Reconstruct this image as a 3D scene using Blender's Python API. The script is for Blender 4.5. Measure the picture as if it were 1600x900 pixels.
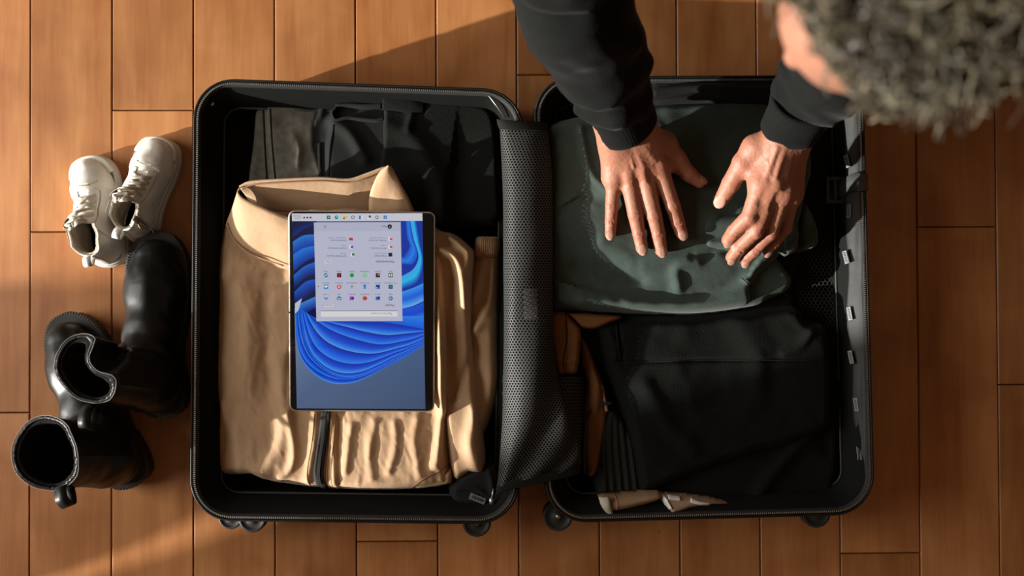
import bpy, bmesh, math, random
import numpy as np
from mathutils import Vector, Matrix, Euler

for o in list(bpy.data.objects):
    bpy.data.objects.remove(o, do_unlink=True)
SC = bpy.context.scene
COL = SC.collection
rnd = random.Random(7)

# ------------------------------------------------------------------ camera
FPX, CAM_H = 1600.0, 1.6
CAM_ROT = Euler((0.01461, -0.01848, -0.00457), 'XYZ')
cam_d = bpy.data.cameras.new('camera')
cam = bpy.data.objects.new('camera', cam_d)
COL.objects.link(cam)
cam.location = (0, 0, CAM_H)
cam.rotation_euler = CAM_ROT
cam_d.sensor_width = 36.0
cam_d.lens = 36.0
cam_d.clip_start = 0.01
cam_d.dof.use_dof = True
cam_d.dof.focus_distance = 1.48
cam_d.dof.aperture_fstop = 2.0
SC.camera = cam
RM = np.array(CAM_ROT.to_matrix())

# ------------------------------------------------------------------ world and lights
world = bpy.data.worlds.new('world')
SC.world = world
world.use_nodes = True
bg = world.node_tree.nodes['Background']
bg.inputs[0].default_value = (1.0, 0.58, 0.32, 1)
bg.inputs[1].default_value = 0.12

SUN_AZ, SUN_EL = math.radians(18.0), math.radians(13.3)
sd = Vector((math.cos(SUN_AZ) * math.cos(SUN_EL), math.sin(SUN_AZ) * math.cos(SUN_EL), -math.sin(SUN_EL)))
sun_d = bpy.data.lights.new('sun', 'SUN')
sun_d.energy = 10.0
sun_d.angle = math.radians(0.8)
sun_d.color = (1.0, 0.96, 0.89)
sun = bpy.data.objects.new('sun', sun_d)
COL.objects.link(sun)
sun.location = (-3, -1, 1.5)
sun.rotation_euler = sd.to_track_quat('-Z', 'Y').to_euler()

win_d = bpy.data.lights.new('window_daylight', 'AREA')
win_d.shape = 'RECTANGLE'
win_d.size, win_d.size_y = 2.6, 1.7
win_d.energy = 92
win_d.color = (1.0, 0.97, 0.90)
win = bpy.data.objects.new('window_daylight', win_d)
COL.objects.link(win)
win.location = (-2.72, 0.25, 1.25)
win.rotation_euler = Vector((1, 0, -0.25)).to_track_quat('-Z', 'Z').to_euler()

SC.view_settings.view_transform = 'Standard'
SC.view_settings.look = 'None'
SC.view_settings.gamma = 1
SC.view_settings.exposure = 0.0
SC.view_settings.use_curve_mapping = False

# ------------------------------------------------------------------ helpers
def P(px, py, z=0.0):
    """point of the place seen at photo pixel (px, py) at height z above the floor"""
    d = RM @ np.array([(px - 800) / FPX, (450 - py) / FPX, -1.0])
    t = (z - CAM_H) / d[2]
    return Vector((d[0] * t, d[1] * t, z))

def W(l):
    return [P(*p) for p in l]

def chain(o):
    v = Vector((0, 0, 0))
    while o is not None:
        v += o.location
        o = o.parent
    return v

def tag(o, label=None, cat=None, group=None, kind=None):
    if label: o['label'] = label
    if cat: o['category'] = cat
    if group: o['group'] = group
    if kind: o['kind'] = kind
    return o

def empty(name, loc=(0, 0, 0), rz=0, parent=None):
    o = bpy.data.objects.new(name, None)
    COL.objects.link(o)
    o.location = loc
    o.rotation_euler = (0, 0, rz)
    o.empty_display_size = 0.05
    if parent: o.parent = parent
    return o

def mk(name, verts, faces, mat, parent=None, local=False, smooth=True, uv=None, colors=None, origin=None):
    """link a mesh object; coordinates are world ones unless local"""
    me = bpy.data.meshes.new(name)
    V = np.asarray(verts, dtype=np.float64).reshape(-1, 3)
    loc = Vector((0, 0, 0))
    if not local:
        if parent is None:
            mn, mx = V.min(0), V.max(0)
            loc = Vector(origin) if origin is not None else Vector(((mn[0] + mx[0]) / 2, (mn[1] + mx[1]) / 2, mn[2]))
            V = V - np.array(loc)
        else:
            V = V - np.array(chain(parent))
    if isinstance(faces, np.ndarray):
        n = faces.shape[1]
        me.vertices.add(len(V)); me.vertices.foreach_set('co', V.ravel())
        me.loops.add(faces.size); me.loops.foreach_set('vertex_index', faces.ravel().astype(np.int32))
        me.polygons.add(len(faces))
        me.polygons.foreach_set('loop_start', np.arange(0, faces.size, n, dtype=np.int32))
        me.polygons.foreach_set('loop_total', np.full(len(faces), n, dtype=np.int32))
        me.update(calc_edges=True)
    else:
        me.from_pydata(V.tolist(), [], faces)
    me.polygons.foreach_set('use_smooth', [bool(smooth)] * len(me.polygons))
    if uv is not None:
        l = me.uv_layers.new(name='UVMap')
        vi = np.empty(len(me.loops), dtype=np.int32); me.loops.foreach_get('vertex_index', vi)
        l.data.foreach_set('uv', np.asarray(uv, dtype=np.float32)[vi].ravel())
    if colors is not None:
        a = me.color_attributes.new('Col', 'FLOAT_COLOR', 'POINT')
        a.data.foreach_set('color', np.asarray(colors, dtype=np.float32).ravel())
    me.validate()
    o = bpy.data.objects.new(name, me)
    COL.objects.link(o)
    if parent is not None: o.parent = parent
    o.location = loc
    o.cycles.shadow_terminator_geometry_offset = .25
    o.cycles.shadow_terminator_offset = .08
    if mat is not None: me.materials.append(mat)
    return o

class MB:
    """collects simple shapes that make ONE mesh"""
    def __init__(s): s.v = []; s.f = []
    def add(s, v, f):
        b = len(s.v); s.v += [tuple(p) for p in v]; s.f += [tuple(i + b for i in q) for q in f]
    def box(s, c, size, rot=None):
        v = []
        for x in (-.5, .5):
            for y in (-.5, .5):
                for z in (-.5, .5):
                    p = Vector((x * size[0], y * size[1], z * size[2]))
                    if rot is not None: p = rot @ p
                    v.append(Vector(c) + p)
        s.add(v, [(0, 1, 3, 2), (4, 6, 7, 5), (0, 4, 5, 1), (2, 3, 7, 6), (0, 2, 6, 4), (1, 5, 7, 3)])
    def tube(s, pts, r, n=8, flat=1.0, up=None, cap=True):
        pts = [Vector(p) for p in pts]
        rr = r if hasattr(r, '__len__') else [r] * len(pts)
        v = []; f = []
        ref = Vector(up) if up is not None else Vector((0, 0, 1))
        for i, p in enumerate(pts):
            t = (pts[min(i + 1, len(pts) - 1)] - pts[max(i - 1, 0)]).normalized()
            a = t.cross(ref)
            if a.length < 1e-3: a = t.cross(Vector((1, 0, 0)))
            a.normalize(); b = a.cross(t).normalized()
            if up is None: ref = b
            for k in range(n):
                q = 2 * math.pi * k / n
                v.append(p + a * math.cos(q) * rr[i] + b * math.sin(q) * rr[i] * flat)
        for i in range(len(pts) - 1):
            for k in range(n):
                k2 = (k + 1) % n
                f.append((i * n + k, i * n + k2, (i + 1) * n + k2, (i + 1) * n + k))
        if cap:
            f.append(tuple(range(n - 1, -1, -1))); f.append(tuple(range((len(pts) - 1) * n, len(pts) * n)))
        s.add(v, f)
    def lathe(s, c, axis, prof, n=32):
        """prof: (radius, height along axis)"""
        ax = Vector(axis).normalized()
        a = ax.orthogonal().normalized(); b = ax.cross(a)
        v = []; f = []
        for r, h in prof:
            for k in range(n):
                q = 2 * math.pi * k / n
                v.append(Vector(c) + ax * h + (a * math.cos(q) + b * math.sin(q)) * r)
        for i in range(len(prof) - 1):
            for k in range(n):
                k2 = (k + 1) % n
                f.append((i * n + k, i * n + k2, (i + 1) * n + k2, (i + 1) * n + k))
        f.append(tuple(range(n - 1, -1, -1))); f.append(tuple(range((len(prof) - 1) * n, len(prof) * n)))
        s.add(v, f)
    def loft(s, loops, cap0=False, cap1=False, closed=True):
        n = len(loops[0]); v = [p for l in loops for p in l]; f = []
        for i in range(len(loops) - 1):
            for k in range(n if closed else n - 1):
                k2 = (k + 1) % n
                f.append((i * n + k, i * n + k2, (i + 1) * n + k2, (i + 1) * n + k))
        if cap0: f.append(tuple(range(n - 1, -1, -1)))
        if cap1: f.append(tuple(range((len(loops) - 1) * n, len(loops) * n)))
        s.add(v, f)
    def build(s, name, mat, parent=None, **k):
        return mk(name, s.v, s.f, mat, parent, **k)

def cr(pts, n=6, closed=False):
    """Catmull-Rom resampling"""
    p = [np.array(q, dtype=float) for q in pts]; m = len(p); out = []
    for i in range(m if closed else m - 1):
        a = p[(i - 1) % m] if (closed or i > 0) else 2 * p[0] - p[1]
        b = p[i]; c = p[(i + 1) % m]
        d = p[(i + 2) % m] if (closed or i < m - 2) else 2 * p[-1] - p[-2]
        for k in range(n):
            t = k / n
            out.append(0.5 * ((2 * b) + (-a + c) * t + (2 * a - 5 * b + 4 * c - d) * t * t + (-a + 3 * b - 3 * c + d) * t ** 3))
    if not closed: out.append(p[-1])
    return out

def vnoise(x, y, z, seed=0):
    """value noise in -1..1"""
    x, y, z = np.broadcast_arrays(np.asarray(x, np.float32), np.asarray(y, np.float32), np.asarray(z, np.float32))
    xi, yi, zi = np.floor(x), np.floor(y), np.floor(z)
    fx, fy, fz = x - xi, y - yi, z - zi
    fx = fx * fx * (3 - 2 * fx); fy = fy * fy * (3 - 2 * fy); fz = fz * fz * (3 - 2 * fz)
    xi = xi.astype(np.int64); yi = yi.astype(np.int64); zi = zi.astype(np.int64)
    def h(a, b, c):
        n = (a * 374761393 + b * 668265263 + c * 1274126177 + seed * 974634777) & 0xffffffff
        n = ((n ^ (n >> 13)) * 1274126177) & 0xffffffff
        n = (n ^ (n >> 16)) & 0xffff
        return n.astype(np.float32) / 32767.5 - 1
    def L(a, b, t): return a + (b - a) * t
    return L(L(L(h(xi, yi, zi), h(xi + 1, yi, zi), fx), L(h(xi, yi + 1, zi), h(xi + 1, yi + 1, zi), fx), fy),
             L(L(h(xi, yi, zi + 1), h(xi + 1, yi, zi + 1), fx), L(h(xi, yi + 1, zi + 1), h(xi + 1, yi + 1, zi + 1), fx), fy), fz)

def fbm(x, y, z, seed=0, o=3):
    r = 0; a = 1.0
    for i in range(o):
        r = r + a * vnoise(x * 2 ** i, y * 2 ** i, z * 2 ** i, seed + i); a *= .5
    return r

# ------------------------------------------------------------------ distance fields
class Field:
    def __init__(s, lo, hi, h):
        s.lo = np.array(lo, float); s.h = h
        n = np.ceil((np.array(hi) - s.lo) / h).astype(int) + 1
        s.n = n
        s.ax = [s.lo[i] + h * np.arange(n[i]) for i in range(3)]
        s.D = np.full(n, 0.5, np.float32)
    def sub(s, lo, hi):
        sl = []
        for i in range(3):
            a = int(max(0, math.floor((lo[i] - s.lo[i]) / s.h))); b = int(min(s.n[i], math.ceil((hi[i] - s.lo[i]) / s.h) + 1))
            if b <= a: return None, None
            sl.append(slice(a, b))
        g = np.meshgrid(*[s.ax[i][sl[i]].astype(np.float32) for i in range(3)], indexing='ij')
        return tuple(sl), g
    def put(s, sl, d, k, op='u'):
        A = s.D[sl]
        if op == 'u':
            if k <= 0: s.D[sl] = np.minimum(A, d)
            else:
                q = np.maximum(k - np.abs(A - d), 0) / k
                s.D[sl] = np.minimum(A, d) - q * q * k * .25
        elif op == 's':
            d = -d
            if k <= 0: s.D[sl] = np.maximum(A, d)
            else:
                q = np.maximum(k - np.abs(A - d), 0) / k
                s.D[sl] = np.maximum(A, d) + q * q * k * .25
    def cone(s, a, b, ra, rb=None, k=0.0, op='u', sq=None):
        """tapered capsule; sq=(normal, factor) flattens its section along normal"""
        rb = ra if rb is None else rb
        a = np.array(a, float); b = np.array(b, float); m = max(ra, rb) * 1.1 + k + 4 * s.h
        sl, g = s.sub(np.minimum(a, b) - m, np.maximum(a, b) + m)
        if sl is None: return
        X = [g[i] - a[i] for i in range(3)]; d = b - a
        if sq is not None:
            nv = np.array(sq[0], float); nv /= np.linalg.norm(nv); f = sq[1] - 1
            q = (X[0] * nv[0] + X[1] * nv[1] + X[2] * nv[2]) * f
            X = [X[i] + q * nv[i] for i in range(3)]
            d = d + (d @ nv) * f * nv
        L = max(d @ d, 1e-12)
        t = np.clip((X[0] * d[0] + X[1] * d[1] + X[2] * d[2]) / L, 0, 1)
        D = np.sqrt((X[0] - t * d[0]) ** 2 + (X[1] - t * d[1]) ** 2 + (X[2] - t * d[2]) ** 2) - (ra + (rb - ra) * t)
        s.put(sl, D, k, op)
    def path(s, pts, rr, k, **q):
        for i in range(len(pts) - 1): s.cone(pts[i], pts[i + 1], rr[i], rr[i + 1], k, **q)
    def ell(s, c, r, k=0.0, op='u', R=None):
        """ellipsoid; R columns are its axes"""
        c = np.array(c, float); m = max(r) + k + 4 * s.h
        sl, g = s.sub(c - m, c + m)
        if sl is None: return
        X = np.stack([g[i] - c[i] for i in range(3)], -1)
        if R is not None: X = X @ np.array(R, np.float32)
        q = X / np.array(r, np.float32)
        k0 = np.sqrt((q ** 2).sum(-1)); k1 = np.sqrt(((q / np.array(r, np.float32)) ** 2).sum(-1)) + 1e-6
        s.put(sl, np.where(k0 < 1e-3, -min(r), k0 * (k0 - 1) / k1), k, op)
    def all(s):
        return np.meshgrid(*[a.astype(np.float32) for a in s.ax], indexing='ij')
    def mesh(s):
        D = s.D; S = D < 0; nx, ny, nz = D.shape
        c = np.zeros((nx - 1, ny - 1, nz - 1), np.int8)
        for i in (0, 1):
            for j in (0, 1):
                for k in (0, 1): c += S[i:nx - 1 + i, j:ny - 1 + j, k:nz - 1 + k]
        act = (c > 0) & (c < 8)
        idx = np.full(c.shape, -1, np.int64); n = int(act.sum()); idx[act] = np.arange(n)
        ai = np.argwhere(act); Pn = np.zeros((n, 3)); Wt = np.zeros(n)
        for ax in range(3):
            o1, o2 = [i for i in range(3) if i != ax]
            for b in (0, 1):
                for e in (0, 1):
                    off = np.zeros(3, int); off[o1] = b; off[o2] = e
                    p0 = ai + off; p1 = p0.copy(); p1[:, ax] += 1
                    d0 = D[tuple(p0.T)]; d1 = D[tuple(p1.T)]; m = (d0 < 0) != (d1 < 0)
                    t = np.where(m, d0 / np.where(m, d0 - d1, 1), 0)
                    pos = np.tile(off.astype(float), (n, 1)); pos[:, ax] += t
                    Pn += pos * m[:, None]; Wt += m
        V = s.lo + s.h * (ai + Pn / Wt[:, None])
        F = []
        for ax in range(3):
            o1, o2 = (ax + 1) % 3, (ax + 2) % 3
            a0 = np.take(S, range(0, D.shape[ax] - 1), ax); a1 = np.take(S, range(1, D.shape[ax]), ax)
            e = np.argwhere(a0 != a1)
            e = e[(e[:, o1] > 0) & (e[:, o2] > 0) & (e[:, o1] < D.shape[o1] - 1) & (e[:, o2] < D.shape[o2] - 1)]
            if not len(e): continue
            ins = S[tuple(e.T)]
            u = np.zeros(3, int); u[o1] = 1; w = np.zeros(3, int); w[o2] = 1
            q = np.stack([idx[tuple((e - u - w).T)], idx[tuple((e - w).T)], idx[tuple(e.T)], idx[tuple((e - u).T)]], 1)
            q[~ins] = q[~ins][:, ::-1]
            F.append(q)
        F = np.concatenate(F); F = F[(F >= 0).all(1)]
        return V, F
    def sample(s, p):
        q = [(p[i] - s.lo[i]) / s.h for i in range(3)]; a = [min(max(int(math.floor(v)), 0), s.n[i] - 2) for i, v in enumerate(q)]
        f = [min(max(q[i] - a[i], 0), 1) for i in range(3)]; r = 0
        for i in (0, 1):
            for j in (0, 1):
                for k in (0, 1):
                    r += float(s.D[a[0] + i, a[1] + j, a[2] + k]) * (f[0] if i else 1 - f[0]) * (f[1] if j else 1 - f[1]) * (f[2] if k else 1 - f[2])
        return r
    def ring(s, cx, cy, zf, n=90, off=0.0):
        """closed line where the surface meets the height zf(x, y), seen from a point inside"""
        out = []
        for i in range(n):
            a = 2 * math.pi * i / n; r = 0.0
            while r < .12:
                x, y = cx + math.cos(a) * r, cy + math.sin(a) * r
                if s.sample((x, y, zf(x, y))) > off: break
                r += .0006
            out.append((x, y, zf(x, y)))
        return out
    def height(s, x, y):
        """top of the solid at x, y"""
        i = int(round((x - s.lo[0]) / s.h)); j = int(round((y - s.lo[1]) / s.h))
        i = min(max(i, 0), s.n[0] - 1); j = min(max(j, 0), s.n[1] - 1)
        col = s.D[i, j]; w = np.where(col < 0)[0]
        return s.ax[2][w[-1]] + s.h * .5 if len(w) else s.lo[2]

def joinmesh(parts):
    V = []; F = []; b = 0
    for v, f in parts:
        V.append(v); F.append(f + b); b += len(v)
    return np.concatenate(V), np.concatenate(F)

# ------------------------------------------------------------------ cloth made of a draped outline
def segdist(X, Y, poly, closed=True):
    """distance to a polyline and the sign of the side of the nearest piece (+ = left)"""
    best = np.full(X.shape, 1e9); side = np.zeros(X.shape); near = np.zeros(X.shape + (2,))
    m = len(poly)
    for i in range(m if closed else m - 1):
        a = poly[i]; b = poly[(i + 1) % m]
        dx, dy = b[0] - a[0], b[1] - a[1]; L = dx * dx + dy * dy + 1e-15
        t = np.clip(((X - a[0]) * dx + (Y - a[1]) * dy) / L, 0, 1)
        qx, qy = a[0] + t * dx, a[1] + t * dy
        d = np.hypot(X - qx, Y - qy); k = d < best
        best = np.where(k, d, best); side = np.where(k, np.sign(dx * (Y - a[1]) - dy * (X - a[0])), side)
        near[k] = np.stack([qx, qy], -1)[k]
    return best, side, near

def inside(X, Y, poly):
    r = np.zeros(X.shape, bool); m = len(poly); j = m - 1
    for i in range(m):
        xi, yi = poly[i][0], poly[i][1]; xj, yj = poly[j][0], poly[j][1]
        c = ((yi > Y) != (yj > Y)) & (X < (xj - xi) * (Y - yi) / (yj - yi + 1e-15) + xi)
        r ^= c; j = i
    return r

def cloth(name, pts, zb, T, mat, parent=None, R=.014, h=.0022, strokes=(), wr=(), smooth=3, slope=None, zref=None, tilt=None):
    """pts: outline in photo pixels; zb: underside; T: thickness of the folded cloth; strokes: folds"""
    zref = zb + T * .7 if zref is None else zref
    if smooth: pts = cr(pts, smooth, True)
    poly = [P(p[0], p[1], zref) for p in pts]
    poly = [(p.x, p.y) for p in poly]
    st = []
    for s_ in strokes:
        q = [P(a, b, zref) for a, b in s_[1]]
        q = cr([(a.x, a.y) for a in q], 4) if len(q) > 2 else [(a.x, a.y) for a in q]
        st.append((s_[0], [(a[0], a[1]) for a in q]) + tuple(s_[2:]))
    A = np.array(poly); lo = A.min(0); hi = A.max(0)
    nx = int((hi[0] - lo[0]) / h) + 3; ny = int((hi[1] - lo[1]) / h) + 3
    gx = lo[0] - h + h * np.arange(nx + 1); gy = lo[1] - h + h * np.arange(ny + 1)
    X, Y = np.meshgrid(gx, gy, indexing='ij')
    def zf(X, Y, d, ins):
        e = np.clip(d / R, 0, 1) * ins
        prof = np.sqrt(np.maximum(0, 1 - (1 - e) ** 2))
        z = T * prof
        for s_ in st:
            dd, sg, _ = segdist(X, Y, s_[1], False)
            if s_[0] == 'r': z = z + prof * s_[2] * np.exp(-(dd / s_[3]) ** 2)
            elif s_[0] == 's':
                lim = np.exp(-(dd / s_[4]) ** 2) if len(s_) > 4 else 1
                z = z + prof * s_[2] * lim * .5 * (1 + np.tanh(sg * dd / s_[3]))
        for (am, fx, fy, ang, sd_) in wr:
            c, s2 = math.cos(ang), math.sin(ang)
            u = X * c + Y * s2; v = -X * s2 + Y * c
            wx = vnoise(u * fx * .5 + 9, v * fy * .5, 3.1, sd_ + 5) * .8
            z = z + am * prof * vnoise(u * fx + wx, v * fy + wx, 0.5, sd_)
        if slope is not None: z = z + slope(X, Y) * (prof > 0)
        return zb + z
    d, _, near = segdist(X, Y, poly)
    ins = inside(X, Y, poly)
    cell = ins[:-1, :-1] | ins[1:, :-1] | ins[:-1, 1:] | ins[1:, 1:]
    cnt = ins[:-1, :-1].astype(int) + ins[1:, :-1] + ins[:-1, 1:] + ins[1:, 1:]
    cell = cnt >= 1
    use = np.zeros(X.shape, bool)
    use[:-1, :-1] |= cell; use[1:, :-1] |= cell; use[:-1, 1:] |= cell; use[1:, 1:] |= cell
    outb = use & ~ins
    XX = np.where(outb, near[..., 0], X); YY = np.where(outb, near[..., 1], Y)
    dd = np.where(outb, 0, d)
    Z = zf(XX, YY, dd, ins)
    if tilt: Z = Z + tilt(XX, YY)
    idx = np.full(X.shape, -1); n = int(use.sum()); idx[use] = np.arange(n)
    V = np.stack([XX[use], YY[use], Z[use]], 1)
    c = np.argwhere(cell)
    q = np.stack([idx[c[:, 0], c[:, 1]], idx[c[:, 0] + 1, c[:, 1]], idx[c[:, 0] + 1, c[:, 1] + 1], idx[c[:, 0], c[:, 1] + 1]], 1)
    # underside shares the rim
    rim = outb[use]
    bot = np.arange(n) + n
    Vb = V.copy(); Vb[:, 2] = zb + (tilt(Vb[:, 0], Vb[:, 1]) if tilt else 0)
    mp = np.where(rim, np.arange(n), bot)
    qb = mp[q][:, ::-1]
    Vall = np.concatenate([V, Vb])
    used = np.zeros(2 * n, bool); used[q.ravel()] = True; used[qb.ravel()] = True
    re = np.cumsum(used) - 1
    F = re[np.concatenate([q, qb])]
    o = mk(name, Vall[used], F, mat, parent, uv=Vall[used][:, :2])
    polyN = poly
    def top(x, y):
        x = np.atleast_1d(np.array(x, float)); y = np.atleast_1d(np.array(y, float))
        d_, _, _ = segdist(x, y, polyN)
        z = zf(x, y, d_, inside(x, y, polyN))
        if tilt: z = z + tilt(x, y)
        return z
    return o, top

def drape(name, line, width, top, zref, mat, parent, lift=.0012, thick=.0015, n=6, segs=5, bulge=0.0):
    """a band laid on a cloth: line in photo pixels, width in metres"""
    c = cr([tuple(P(a, b, zref))[:2] for a, b in line], n) if len(line) > 2 else [np.array(tuple(P(a, b, zref))[:2]) for a, b in line]
    m = MB(); loops = []
    for i, p in enumerate(c):
        t = c[min(i + 1, len(c) - 1)] - c[max(i - 1, 0)]; t = t / (np.linalg.norm(t) + 1e-9); nn = np.array([-t[1], t[0]])
        w = width[0] + (width[1] - width[0]) * i / (len(c) - 1) if hasattr(width, '__len__') else width
        up = []; dn = []
        for k in range(segs + 1):
            u = k / segs * 2 - 1
            q = p + nn * u * w / 2
            z = float(top(q[0], q[1])[0]) if callable(top) else top
            b = bulge * (1 - u * u)
            up.append((q[0], q[1], z + lift + thick + b)); dn.append((q[0], q[1], z + lift - .002))
        loops.append(up + dn[::-1])
    m.loft(loops, True, True)
    return m.build(name, mat, parent)

def patch(name, A, B, mat, parent=None, mid=None, nu=8, n=6, thick=.002, bulge=0.0, wr=None, uvscale=1.0, local=False):
    """surface between two 3-D curves A and B; bulge lifts its middle"""
    a = np.array(cr([tuple(p) for p in A], n)); b = np.array(cr([tuple(p) for p in B], n))
    m = min(len(a), len(b)); V = []; UV = []
    if len(a) != len(b):
        ti = np.linspace(0, 1, m)
        a = np.array([a[int(round(t * (len(a) - 1)))] for t in ti]); b = np.array([b[int(round(t * (len(b) - 1)))] for t in ti])
    Lc = np.concatenate([[0], np.cumsum(np.linalg.norm(np.diff((a + b) / 2, axis=0), axis=1))])
    for i in range(m):
        w = np.linalg.norm(b[i] - a[i])
        for k in range(nu + 1):
            t = k / nu; p = a[i] * (1 - t) + b[i] * t
            p = p + np.array([0, 0, bulge * math.sin(math.pi * t)])
            if wr: p = p + np.array([0, 0, wr[0] * float(vnoise(Lc[i] * wr[1], t * w * wr[2], .3, wr[3])) * math.sin(math.pi * min(1, max(0, t)))])
            V.append(p); UV.append((t * w * uvscale, Lc[i] * uvscale))
    F = [(i * (nu + 1) + k, i * (nu + 1) + k + 1, (i + 1) * (nu + 1) + k + 1, (i + 1) * (nu + 1) + k) for i in range(m - 1) for k in range(nu)]
    o = mk(name, V, F, mat, parent, uv=UV, local=local)
    if thick:
        s_ = o.modifiers.new('thickness', 'SOLIDIFY'); s_.thickness = thick; s_.offset = -1
    return o

# ------------------------------------------------------------------ materials
def nodes(name):
    m = bpy.data.materials.new(name); m.use_nodes = True
    nt = m.node_tree; return m, nt, nt.nodes['Principled BSDF']

def mat(name, col, rough=.6, metal=0, spec=.5, noise=None, bump=None, weave=None, sheen=0, coat=0, sss=0, emit=None, coords='Object', col2=None):
    """noise=(scale, amount) mottles the colour towards col2; bump=(scale, strength); weave=(scale, strength)"""
    m, nt, b = nodes(name); N, Lk = nt.nodes, nt.links
    if rough >= .84: spec = .12
    b.inputs['Base Color'].default_value = (*col, 1); b.inputs['Roughness'].default_value = rough
    b.inputs['Metallic'].default_value = metal; b.inputs['Specular IOR Level'].default_value = spec
    if sheen: b.inputs['Sheen Weight'].default_value = sheen; b.inputs['Sheen Roughness'].default_value = .4
    if coat: b.inputs['Coat Weight'].default_value = coat; b.inputs['Coat Roughness'].default_value = .15
    if sss: b.inputs['Subsurface Weight'].default_value = sss; b.inputs['Subsurface Radius'].default_value = (.01, .004, .002); b.inputs['Subsurface Scale'].default_value = .5
    if emit: b.inputs['Emission Color'].default_value = (*emit[0], 1); b.inputs['Emission Strength'].default_value = emit[1]
    tc = N.new('ShaderNodeTexCoord')
    if noise:
        n = N.new('ShaderNodeTexNoise'); n.inputs['Scale'].default_value = noise[0]; n.inputs['Detail'].default_value = 5
        Lk.new(tc.outputs[coords], n.inputs['Vector'])
        r = N.new('ShaderNodeValToRGB'); r.color_ramp.elements[0].position = .35; r.color_ramp.elements[1].position = .7
        c2 = col2 or tuple(c * (1 - noise[1]) for c in col)
        r.color_ramp.elements[0].color = (*c2, 1); r.color_ramp.elements[1].color = (*col, 1)
        Lk.new(n.outputs['Fac'], r.inputs['Fac']); Lk.new(r.outputs['Color'], b.inputs['Base Color'])
    prev = None
    if weave:
        for ax in ('X', 'Y'):
            w = N.new('ShaderNodeTexWave'); w.bands_direction = ax; w.inputs['Scale'].default_value = weave[0]
            w.inputs['Distortion'].default_value = 1.5; w.inputs['Detail'].default_value = 1
            Lk.new(tc.outputs[coords], w.inputs['Vector'])
            bp = N.new('ShaderNodeBump'); bp.inputs['Strength'].default_value = weave[1]; bp.inputs['Distance'].default_value = .0006
            Lk.new(w.outputs['Fac'], bp.inputs['Height'])
            if prev: Lk.new(prev.outputs['Normal'], bp.inputs['Normal'])
            prev = bp
    if bump:
        n = N.new('ShaderNodeTexNoise'); n.inputs['Scale'].default_value = bump[0]; n.inputs['Detail'].default_value = 4
        Lk.new(tc.outputs[coords], n.inputs['Vector'])
        bp = N.new('ShaderNodeBump'); bp.inputs['Strength'].default_value = bump[1]; bp.inputs['Distance'].default_value = .002
        Lk.new(n.outputs['Fac'], bp.inputs['Height'])
        if prev: Lk.new(prev.outputs['Normal'], bp.inputs['Normal'])
        prev = bp
    if prev: Lk.new(prev.outputs['Normal'], b.inputs['Normal'])
    return m

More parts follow.
